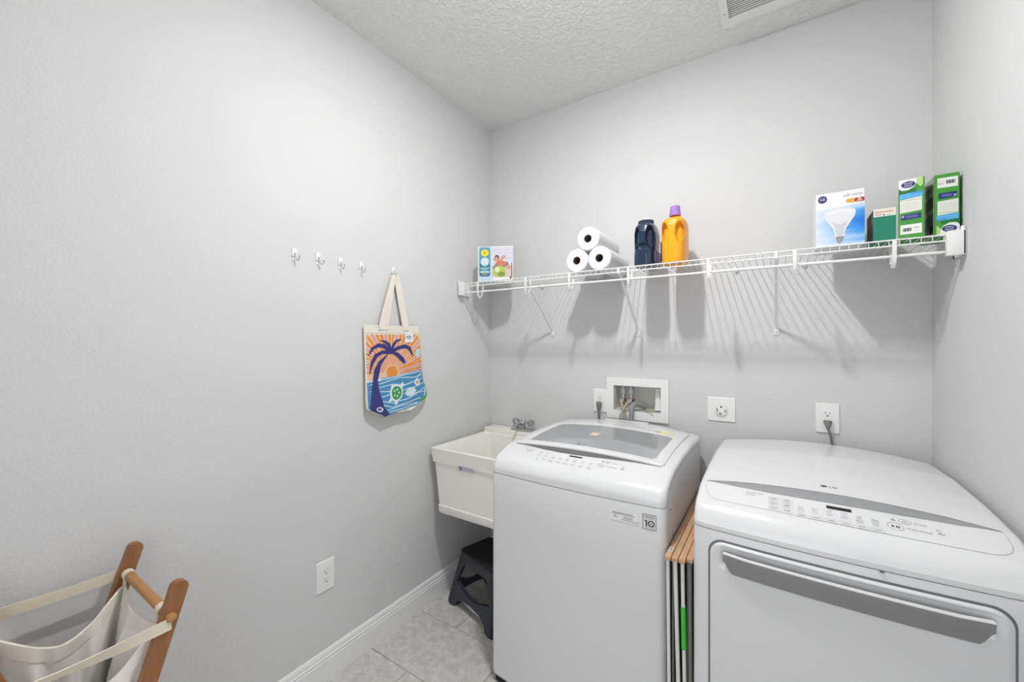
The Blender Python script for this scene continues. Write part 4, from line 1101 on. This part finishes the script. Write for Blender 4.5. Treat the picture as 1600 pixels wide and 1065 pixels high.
# print: artboard measured on the front panel (s across, t down)
A = Art()
ART_T = [(70, 0.0), (1000, 1.0)]
def ab(x, y):
    t = (y-68)/(965-68)
    l = lin([(0, 56), (.5, 76), (.8, 86), (.93, 92), (1, 180)], t); r = lin([(0, 645), (.5, 668), (.72, 690), (.85, 735), (.93, 705), (1, 580)], t)
    return ((x-l)/(r-l), t)
AB = lambda pts: [ab(*p) for p in pts]
ORG = P('sun_orange', (0.72, 0.25, 0.035)); PEACH = P('peach', (0.76, 0.50, 0.34)); PINK = P('rose', (0.62, 0.33, 0.40)); SEA = P('sea', (0.06, 0.24, 0.46)); FOAM = P('foam', (0.66, 0.76, 0.80)); PALM = P('palm_indigo', (0.030, 0.032, 0.17)); TURT = P('turtle', (0.035, 0.26, 0.08)); TURL = P('turtle_line', (0.45, 0.66, 0.42)); PALE = P('pale_sea', (0.58, 0.70, 0.74)); STAR = P('star', (0.55, 0.28, 0.10)); WEED = P('weed', (0.03, 0.26, 0.05)); TAGW = P('tag', (0.76, 0.76, 0.76)); TAGB = P('tag_blue', (0.20, 0.30, 0.48))
A.poly(AB([(75, 168), (440, 160), (540, 155), (632, 172), (668, 545), (88, 615)]), PEACH)
sc = (325, 545)
def inside(px, py):
    return 76+0.02*(py-160) <= px <= 632+0.1*(py-172) and 160 <= py <= 612-0.115*(px-88)
nr = 30
for k in range(nr):
    a0 = PI+PI*(k+0.10)/nr; a1 = PI+PI*(k+0.68)/nr
    def far(a):
        r = 60
        while r < 700 and inside(sc[0]+r*math.cos(a), sc[1]+r*math.sin(a)): r += 4
        return (sc[0]+(r-4)*math.cos(a), sc[1]+(r-4)*math.sin(a))
    r0 = 72
    f0, f1 = far(a0), far(a1)
    if math.hypot(f0[0]-sc[0], f0[1]-sc[1]) < r0+12 or math.hypot(f1[0]-sc[0], f1[1]-sc[1]) < r0+12: continue
    A.poly(AB([(sc[0]+r0*math.cos(a0), sc[1]+r0*math.sin(a0)), f0, f1, (sc[0]+r0*math.cos(a1), sc[1]+r0*math.sin(a1))]), PINK if k % 3 == 1 else ORG, 1)
for k, (ya, yb2) in enumerate(((505, 440), (535, 470), (552, 505), (560, 530))):
    A.poly(AB([(400, ya+8), (500, (ya+yb2)/2+6), (660, yb2), (664, yb2+14), (520, (ya+yb2)/2+20), (400, ya+16)]), ORG if k % 2 == 0 else PINK, 2)
A.poly(AB(ell(328, 545, 54, 62, 28)), ORG, 3)
A.poly(AB([(88, 615), (400, 585), (668, 548), (690, 700), (700, 720), (600, 925), (285, 975), (220, 985), (100, 880)]), SEA, 4)
for pts, w in (([(88, 625), (280, 610), (420, 590), (668, 560)], 9), ([(200, 655), (400, 610), (560, 622), (672, 600)], 8), ([(200, 690), (330, 672), (480, 690), (670, 640)], 7), ([(205, 730), (300, 742), (420, 700), (560, 668), (660, 570)], 8),
               ([(215, 790), (300, 770)], 7), ([(430, 745), (560, 725), (690, 690)], 7), ([(220, 830), (330, 860), (480, 840), (600, 790), (690, 780)], 8), ([(235, 870), (330, 905), (480, 880), (640, 850)], 8),
               ([(250, 930), (400, 905), (600, 895)], 7), ([(265, 950), (420, 935), (610, 905)], 8), ([(450, 850), (560, 800), (680, 740)], 6), ([(100, 660), (135, 650)], 7), ([(98, 720), (130, 715)], 7)):
    A.poly(AB(stroke(pts, w)), FOAM, 5)
A.poly(AB([(90, 612), (220, 605), (215, 625), (88, 632)]), FOAM, 5)
# trunk, crown and fronds
A.poly(AB([(297, 355), (270, 395), (215, 470), (200, 540), (185, 620), (195, 720), (230, 840), (290, 975), (218, 985), (160, 940), (105, 900), (122, 720), (140, 600), (150, 510), (190, 430), (255, 385)]), PALM, 7)
for pts, w in (([(310, 335), (250, 280), (185, 270), (130, 300), (95, 370)], [34, 42, 40, 30, 6]), ([(300, 345), (230, 340), (165, 370), (130, 440), (105, 555)], [34, 36, 40, 30, 5]), ([(310, 320), (295, 265), (255, 235), (205, 222)], [24, 30, 26, 5]),
               ([(320, 320), (345, 265), (380, 225), (430, 212)], [26, 30, 26, 5]), ([(320, 335), (400, 300), (460, 285), (510, 310), (545, 385)], [34, 38, 42, 38, 14]), ([(330, 340), (390, 375), (430, 420), (460, 465)], [34, 42, 46, 24])):
    A.poly(AB(stroke(pts, w)), PALM, 7)
A.poly(AB(ell(310, 330, 38, 32)), PALM, 8)
A.poly(AB(ell(190, 905, 36, 26, 12)), P('pale_coral', (0.58, 0.55, 0.62)), 8); A.poly(AB(ell(186, 903, 18, 12, 10)), PALM, 9)
# turtle, fish, star, weed, tag
A.poly(AB(ell(362, 765, 66, 88, 20)), FOAM, 6)
for p in ([(310, 700), (325, 668), (345, 690)], [(395, 690), (432, 655), (440, 690), (415, 735)], [(300, 800), (272, 850), (320, 838)], [(345, 850), (340, 885), (375, 880), (385, 840)]): A.poly(AB(p), FOAM, 6)
A.poly(AB(ell(365, 765, 50, 70, 20)), TURT, 8)
for k in range(5):
    a = k*2*PI/5; A.poly(AB(ell(365+24*math.cos(a), 765+34*math.sin(a), 10, 13, 8)), TURL, 9)
A.poly(AB([(445, 780), (490, 725), (550, 725), (580, 765), (540, 815), (480, 815)]), PALE, 6); A.poly(AB([(470, 785), (560, 765), (560, 775), (470, 797)]), FOAM, 7)
A.poly(AB(ell(595, 680, 34, 38, 14)), FOAM, 6)
stp = []
for k in range(10):
    a = PI/2+k*PI/5; r = 27 if k % 2 == 0 else 11
    stp.append((595+r*math.cos(a), 680-r*math.sin(a)))
A.poly(AB(stp), STAR, 8)
A.poly(AB([(575, 365), (600, 310), (630, 330), (635, 385), (610, 410), (590, 395)]), P('shell', (0.50, 0.66, 0.72)), 4)
A.poly(AB([(615, 905), (672, 755), (690, 720), (715, 790), (708, 840), (660, 885)]), FOAM, 6)
A.poly(AB(stroke([(635, 895), (680, 850), (700, 800), (688, 735)], [10, 26, 24, 8])), WEED, 8)
for k in range(4): A.poly(AB(stroke([(675-12*k, 858+10*k), (645-12*k, 835+12*k)], 8)), WEED, 8)
A.poly(AB([(600, 165), (640, 165), (640, 200), (615, 205)]), P('straw', (0.74, 0.64, 0.36)), 4)
A.build('printed_picture', lambda s, t, d: tote_pt(s, t, d), tote, 0.0007, 0.00022, maxlen=0.03)
bm = bmesh.new(); A2 = Art()
A2.poly(AB([(455, 142), (552, 135), (552, 242), (456, 248)]), TAGW, 0); A2.poly(AB(ell(502, 192, 34, 20, 14)), TAGB, 1); A2.poly(AB(stroke([(472, 205), (500, 192), (535, 200)], 8)), TAGW, 2)
A2.build('paper_tag', lambda s, t, d: tote_pt(s, t, d), tote, 0.0045, 0.0003, maxlen=0.03)

# ------------------------------------------------------------------ outlets
def outlet(name, label, f, w, h, plug=None, group='duplex wall outlets'):
    """f(s,t,d): wall-local metres about the plate's centre, d away from wall"""
    c = f(0, 0, 0)
    t = thing(name, label, 'outlet', c, group)
    bm = bmesh.new()
    rings = [(0, 0), (0.0, 0.003), (0.003, 0.0055)]
    v, fc = [], []
    for ins_, d in rings:
        for s, q in rrect(-w/2+ins_, -h/2+ins_, w/2-ins_, h/2-ins_, 0.003, 2): v.append(f(s, q, d+0.0004))
    n = len(v)//3
    for r in range(2):
        for k in range(n): fc.append((r*n+k, r*n+(k+1) % n, (r+1)*n+(k+1) % n, (r+1)*n+k))
    fc.append(tuple(range(2*n, 3*n))); fc.append(tuple(range(n))[::-1])
    obj('plate', v, fc, M_WPLAS, t)
    rc = prism('receptacle', [rrect(-0.0168, -0.0335, 0.0168, 0.0335, 0.002, 2)], lambda s, q, d: f(s, q, 0.0055+d), 0.0018, M_WPLAS, t)
    A = Art()
    A.frame(-0.0175, -0.0342, 0.0175, 0.0342, 0.002, 0.0007, M_PRINTL)
    for z in (0.017, -0.017):
        A.poly(rect(-0.0075, z+0.0005, -0.0055, z+0.0085), M_PRINTD, 9); A.poly(rect(0.0055, z+0.0015, 0.0075, z+0.0085), M_PRINTD, 9); A.poly(ell(0, z-0.0065, 0.003, 0.003, 12), M_PRINTD, 9)
    A.build('slots', lambda s, q, d: f(s, q, 0.0056+d), t, 0.0002)
    return t
outlet('wall_outlet', 'white duplex wall outlet low on the left wall', lambda s, t, d: (d, -1.143+s, 0.430+t), 0.0785, 0.1245)
outlet('wall_outlet', 'white wall outlet beside the washer hose box with grey plug', lambda s, t, d: (0.742+s, -d, 1.064+t), 0.0785, 0.1245)
outlet('wall_outlet', 'white wall outlet behind the dryer with grey cord plugged in', lambda s, t, d: (1.7195+s, -d, 1.0703+t), 0.0785, 0.1225)
# plugs with cords
pc = thing('power_cord', 'grey angled plug and cord running down behind the washer', 'cord', (0.742, -0.02, 1.047))
bm = bmesh.new(); v = []
plug_rings = [(1.060, .012, .010, .016), (1.054, .016, .012, .017), (1.040, .014, .012, .018), (1.020, .009, .009, .020), (1.008, .006, .006, .021)]
def plug(name, cx, rings, parent, y_back=-0.0075):
    v, f = [], []
    for z, hx, hy, dy in rings:
        for k in range(16):
            a = 2*PI*k/16; v.append((cx+hx*math.cos(a), y_back-dy+hy*0.85*math.sin(a), z))
    n = 16
    for r in range(len(rings)-1):
        for k in range(n): f.append((r*n+k, r*n+(k+1) % n, (r+1)*n+(k+1) % n, (r+1)*n+k))
    f.append(tuple(range(n))); f.append(tuple(range((len(rings)-1)*n, len(rings)*n))[::-1])
    return obj(name, v, f, M_CORD, parent, smooth=True, auto=1.0)
plug('plug', 0.742, plug_rings, pc)
tube('cord', [(0.742, -0.0285, 1.012), (0.743, -0.0275, 0.97), (0.746, -0.024, 0.92), (0.75, -0.02, 0.80), (0.75, -0.019, 0.55), (0.77, -0.019, 0.30)], 0.0042, M_CORD, pc, 10)
pc = thing('power_cord', 'grey plug and cord dropping from the outlet behind the dryer', 'cord', (1.7195, -0.02, 1.05))
plug('plug', 1.7195, [(1.0625, .013, .007, .008), (1.058, .015, .010, .011), (1.050, .012, .011, .016), (1.036, .007, .008, .021), (1.028, .005, .005, .022)], pc)
tube('cord', [(1.7195, -0.0295, 1.032), (1.728, -0.031, 1.00), (1.733, -0.030, 0.96), (1.734, -0.027, 0.90), (1.734, -0.022, 0.80), (1.734, -0.02, 0.5), (1.76, -0.02, 0.30)], 0.0045, M_CORD, pc, 10)
# round dryer receptacle
ro = thing('dryer_outlet', 'square white plate with round four slot dryer receptacle', 'outlet', (1.3297, 0, 1.0705))
RO = lambda s, t, d: (1.3297+s, -d, 1.0705+t)
v, fc = [], []
for ins_, d in ((0, 0.0004), (0, 0.0034), (0.003, 0.006)):
    for s, q in rrect(-.0580+ins_, -.0557+ins_, .0580-ins_, .0557-ins_, 0.003, 2): v.append(RO(s, q, d))
n = len(v)//3
for r in range(2):
    for k in range(n): fc.append((r*n+k, r*n+(k+1) % n, (r+1)*n+(k+1) % n, (r+1)*n+k))
fc.append(tuple(range(2*n, 3*n))); fc.append(tuple(range(n))[::-1])
obj('plate', v, fc, M_WPLAS, ro)
lathe('receptacle', [(0.0, -0.0115), (0.0245, -0.0115), (0.0270, -0.010), (0.0270, -0.006)], (1.3297, 0, 1.0675), M_WPLAS, ro, axis='y', seg=36)
A = Art()
A.poly(rect(-.0185, -.0075, -.0145, .0075), M_PRINTD); A.poly(rect(.0145, -.0085, .0185, .0045), M_PRINTD); A.poly(ell(0, .0155, .0048, .0042, 14), M_PRINTD); A.poly([(-.0045, -.0185), (.0015, -.0185), (.0015, -.0135), (-.0085, -.0115), (-.0085, -.0145)], M_PRINTD); A.ring(0, 0, .0268, .0268, .0010, M_PRINTL)
A.build('slots', lambda s, t, d: RO(s, t-.003, .0116+d), ro, 0.0003)

# ------------------------------------------------------------------ washer outlet box
ob = thing('washer_outlet_box', 'white recessed washer supply box in the back wall above washer', 'outlet box', (0.94, 0, 0.98))
fx0, fx1, fz0, fz1 = 0.780, 1.0965, 0.978, 1.1945
prism('box_frame', [rrect(fx0, fz0, fx1, fz1, 0.003, 2), rect(BX0, BZ0, BX1, BZ1)], lambda s, t, d: (s, -0.0004-d, t), 0.009, M_WPLAS, ob)
D = 0.085
v = [(BX0, -0.008, BZ0), (BX1, -0.008, BZ0), (BX1, -0.008, BZ1), (BX0, -0.008, BZ1), (BX0+.004, D, BZ0+.004), (BX1-.004, D, BZ0+.004), (BX1-.004, D, BZ1-.004), (BX0+.004, D, BZ1-.004)]
v = [(a+(0.0005 if a < 0.94 else -0.0005), b, c+(0.0005 if c < 1.09 else -0.0005)) for a, b, c in v]
obj('box_recess', v, [(4, 5, 6, 7), (0, 1, 5, 4), (1, 2, 6, 5), (2, 3, 7, 6), (3, 0, 4, 7)], M_BOXIN, ob)
VX = (0.856, 0.898)
for k, x in enumerate(VX):
    bm = bmesh.new()
    add_lathe(bm, [(0.0, 1.075), (0.009, 1.076), (0.010, 1.088), (0.008, 1.10), (0.008, 1.146), (0.0, 1.147)], (x, 0.035, 0), 'z', 16)
    va = bobj('supply_valve', bm, M_CHROME, ob, smooth=True)
    lathe('valve_tag', [(0.0, 1.106), (0.0105, 1.107), (0.0105, 1.135), (0.0, 1.136)], (x, 0.035, 0), M_VALVE, va, seg=16)
    lathe('hose_nut', [(0.0, 0.024), (0.011, 0.023), (0.012, 0.012), (0.009, 0.004), (0, 0.004)], (x+0.002, -0.006, 1.071), mat('nut_pale', (0.62, 0.58, 0.52), 0.4, metal=0.3), va, axis='y', seg=14)
    bm = bmesh.new(); add_lathe(bm, [(0.0, 1.05), (0.010, 1.052), (0.010, 1.078), (0.0, 1.08)], (x+0.002, 0.022, 0), 'z', 14); add_tube(bm, [(x+0.002, 0.03, 1.066), (x+0.002, 0.012, 1.068)], 0.008, 12)
    bobj('valve_body', bm, M_BRASS, va, smooth=True)
    bm = bmesh.new(); add_tube(bm, [(x+0.014, 0.018, 1.070), (x+0.022, 0.010, 1.084)], [0.005, 0.003], 8); bobj('valve_lever', bm, mat('lever_red', (0.10, 0.02, 0.02), 0.5) if k == 0 else M_BLACK, va, smooth=True)
lathe('standpipe', [(0.0, 1.030), (0.021, 1.031), (0.021, 1.042), (0.0185, 1.046), (0.0185, 1.145), (0.0, 1.146)], (1.036, 0.05, 0), M_WPLAS, ob, seg=24)
lathe('drain_hole', [(0.03, 0.0), (0.026, 0.006), (0.0, 0.003)], (1.00, 0.045, BZ0+0.005), mat('drain_fitting', (0.42, 0.40, 0.28), 0.6), ob, seg=20)
h1 = thing('supply_hose', 'beige washer supply hose from the left valve down behind washer', 'hose', (0.858, -0.02, 0.98), 'washer supply hoses')
tube('hose', [(0.858, -0.004, 1.071), (0.862, -0.015, 1.062), (0.872, -0.020, 1.04), (0.884, -0.022, 1.01), (0.893, -0.024, 0.98), (0.896, -0.024, 0.93), (0.896, -0.022, 0.85)], 0.0052, M_HOSE, h1, 10)
h2 = thing('supply_hose', 'beige washer supply hose crossing over from the right valve', 'hose', (0.900, -0.02, 0.98), 'washer supply hoses')
tube('hose', [(0.900, -0.004, 1.071), (0.893, -0.020, 1.062), (0.882, -0.034, 1.042), (0.868, -0.037, 1.01), (0.857, -0.035, 0.975), (0.852, -0.029, 0.93), (0.852, -0.024, 0.85)], 0.0056, M_HOSE, h2, 10)
h3 = thing('drain_hose', 'thick grey washer drain hose bending into the supply box', 'hose', (0.918, -0.02, 0.98))
tube('hose', [(0.966, 0.055, 1.040), (0.955, 0.040, 1.050), (0.940, 0.018, 1.060), (0.927, -0.004, 1.062), (0.920, -0.018, 1.053), (0.917, -0.023, 1.03), (0.917, -0.024, 0.99), (0.919, -0.023, 0.93), (0.92, -0.0215, 0.85)], 0.0128, M_DRAIN, h3, 16)
h4 = thing('cable_tie', 'thin loose white strap hanging over the supply box rim', 'strap', (0.985, -0.02, 1.0))
tube('tie', [(0.958, 0.0, 1.028), (0.985, -0.011, 1.0295), (1.005, -0.012, 1.022), (1.026, -0.012, 1.012)], 0.0013, M_HOSE, h4, 6)

# ------------------------------------------------------------------ laundry hamper
ham = thing('laundry_hamper', 'wooden folding frame hamper with white canvas bag near the left wall', 'hamper', (0.22, -1.90, 0))
XA, XB = 0.066, 0.385
def post(x, ytop, ybot, ztop=0.832):
    d = Vector((0, ytop-ybot, ztop)).normalized(); nrm = Vector((0, d.z, -d.y))
    Lp = Vector((0, ytop-ybot, ztop)).length
    w = 0.0165
    loop = [(-w, 0), (w, 0), (w, Lp-0.012), (w*0.75, Lp-0.004), (w*0.3, Lp), (-w*0.3, Lp), (-w*0.75, Lp-0.004), (-w, Lp-0.012)]
    b = Vector((x-0.0095, ybot, 0.0))
    o = prism('post', [loop], lambda s, t, dd: tuple(b+nrm*s+d*t+Vector((dd, 0, 0.006 if t == 0 else 0))), 0.019, M_WOODH, ham, smooth=True, auto=0.5)
    return lambda z: (x, ybot+(ytop-ybot)*z/ztop, z)
pa = post(XA, -1.742, -1.995); pb = post(XB, -1.742, -1.995)
pa2 = post(XA+0.021, -2.036, -1.760); pb2 = post(XB-0.021, -2.036, -1.760)
zd = 0.760
ya = pa(zd)[1]; yb2 = pa2(zd)[1]
for y, xa, xb in ((ya, XA-0.018, XB+0.020), (yb2, XA-0.002, XB+0.004)):
    bm = bmesh.new(); add_tube(bm, [(xa, y, zd), (xa+0.003, y, zd), (xb-0.006, y, zd), (xb-0.002, y, zd), (xb, y, zd)], [0.008, 0.0105, 0.0105, 0.0085, 0.004], 16)
    bobj('dowel', bm, M_DOWEL, ham, smooth=True)
for z in (0.12,):
    tube('dowel', [(XA-0.012, pa(z)[1], z), (XB+0.012, pa(z)[1], z)], 0.0105, M_DOWEL, ham, 14)
    tube('dowel', [(XA+0.012, pa2(z)[1], z), (XB-0.012, pa2(z)[1], z)], 0.0105, M_DOWEL, ham, 14)
tube('pivot_bolt', [(XA-0.014, pa(0.416)[1], 0.416), (XA+0.034, pa(0.416)[1], 0.416)], 0.005, M_CHROME, ham, 12)
tube('pivot_bolt', [(XB+0.014, pa(0.416)[1], 0.416), (XB-0.034, pa(0.416)[1], 0.416)], 0.005, M_CHROME, ham, 12)
# webbing straps between the dowel ends
def webbing(x, twist, z0, z1, sag):
    path, side = [], []
    for k in range(15):
        u = k/14; y = ya+(yb2-ya)*u
        path.append((x, y, z0+(z1-z0)*u-sag*math.sin(PI*u)))
        a = twist*sm(u*1.2)
        side.append((math.sin(a), 0, math.cos(a)))
    ribbon('webbing', path, 0.0135, side, 0.002, M_WEB, ham)
webbing(XA-0.013, 0.15, zd-0.006, zd+0.004, 0.004)
webbing(XB+0.014, 0.75, zd-0.012, zd-0.002, 0.006)
for y, s_ in ((ya, 1), (yb2, -1)):
    for x in (XA+0.026, XB-0.040):
        pts = [(x, y+0.0125*math.cos(a_)*s_, zd+0.0125*math.sin(a_)) for a_ in [PI*1.25-k*PI*1.5/10 for k in range(11)]]
        pts = [(x, y-0.010*s_, zd-0.045)]+pts
        ribbon('loop', pts, 0.011, (1, 0, 0), 0.002, M_WEB, ham)
# canvas bag: rim hung from the dowels, sagging along the straps
NR, NL = 120, 34
x0h, x1h, y0h, y1h = XA+0.018, XB-0.018, yb2+0.006, ya-0.008
perim = []
nx_, ny_ = 28, 32
for k in range(ny_): perim.append(('B', k/ny_, (x1h, y1h+(y0h-y1h)*k/ny_)))
for k in range(nx_): perim.append(('N', k/nx_, (x1h+(x0h-x1h)*k/nx_, y0h)))
for k in range(ny_): perim.append(('A', k/ny_, (x0h, y0h+(y1h-y0h)*k/ny_)))
for k in range(nx_): perim.append(('F', k/nx_, (x0h+(x1h-x0h)*k/nx_, y1h)))
NR = len(perim)
v, f = [], []
cxh, cyh = (x0h+x1h)/2, (y0h+y1h)/2
rnd = random.Random(3)
for j in range(NL+1):
    q = j/NL
    for i, (sd_, u, (px, py)) in enumerate(perim):
        e = math.sin(PI*u)
        if sd_ == 'A': sag, pull = 0.062*e**1.1, 0.060*e
        elif sd_ == 'B': sag, pull = 0.100*e**1.3, 0.030*e
        elif sd_ == 'F': sag, pull = 0.014*e, 0.012*e
        else: sag, pull = 0.030*e, 0.010*e
        zr = zd-0.026-sag
        z = zr+(0.16-zr)*q
        ph = i/NR*2*PI
        fold = (0.011*math.sin(7*ph+1.2+3.5*q)+0.007*math.sin(13*ph+0.4-5*q)+0.004*math.sin(23*ph+9*q))*min(1, q*6+0.15)
        dx, dy = cxh-px, cyh-py; l = math.hypot(dx, dy)
        inn = pull*(1-q)**2+fold+0.030*math.sin(PI*min(1, q*1.1))**1.0*0.5
        if sd_ in 'AB': vx, vy = (1 if sd_ == 'A' else -1), 0
        else: vx, vy = 0, (1 if sd_ == 'N' else -1)
        bl = 0.35
        ux, uy = vx*(1-bl)+dx/l*bl, vy*(1-bl)+dy/l*bl
        tap = 1-0.25*q
        v.append((cxh+(px-cxh)*tap+ux*inn, cyh+(py-cyh)*(1-0.35*math.sin(PI*q)*0.6)+uy*inn, z))
for j in range(NL):
    for i in range(NR): f.append((j*NR+i, j*NR+(i+1) % NR, (j+1)*NR+(i+1) % NR, (j+1)*NR+i))
f.append(tuple(range(NL*NR, (NL+1)*NR)))
bag = obj('canvas_bag', v, f, M_CANVAS, ham, smooth=True)
md = bag.modifiers.new('thickness', 'SOLIDIFY'); md.thickness = 0.0018; md.offset = 0
# hem along the rim
bm = bmesh.new(); rr_ = []
for i in range(NR):
    def off(j, k):
        p = Vector(v[j*NR+i]); t_ = Vector(v[j*NR+(i+1) % NR])-Vector(v[j*NR+(i-1) % NR]); d_ = Vector(v[(j+1)*NR+i])-p
        n_ = t_.cross(d_).normalized()
        return p+n_*k
    up = Vector((0, 0, 0.002))
    rr_.append([bm.verts.new(q) for q in (off(0, 0.0032)+up, off(1, 0.0032), off(2, 0.0030), off(2, -0.0030), off(1, -0.0032), off(0, -0.0032)+up)])
for i in range(NR):
    a, b = rr_[i], rr_[(i+1) % NR]
    for k in range(6): bm.faces.new((a[k], a[(k+1) % 6], b[(k+1) % 6], b[k]))
bobj('rim_hem', bm, mat('hem_canvas', (0.82, 0.785, 0.72), 0.95, bump=0.2, bscale=700, bdist=0.0006), bag, smooth=True, auto=0.9)

# ------------------------------------------------------------------ small wall marks
A = Art(); A.poly(stroke([(-0.80, 0.298), (-0.775, 0.3025), (-0.735, 0.301)], [0.001, 0.0022, 0.001]), P('scuff', (0.26, 0.26, 0.26)))
sc_ = thing('wall_scuff', 'short grey scuff mark low on the left wall', 'scuff', (0.0, -0.77, 0.30))
A.build('scuff_mark', lambda s, t, d: (d, s, t), sc_, 0.0004)

for o in bpy.data.objects:
    if '_base' in o: del o['_base']
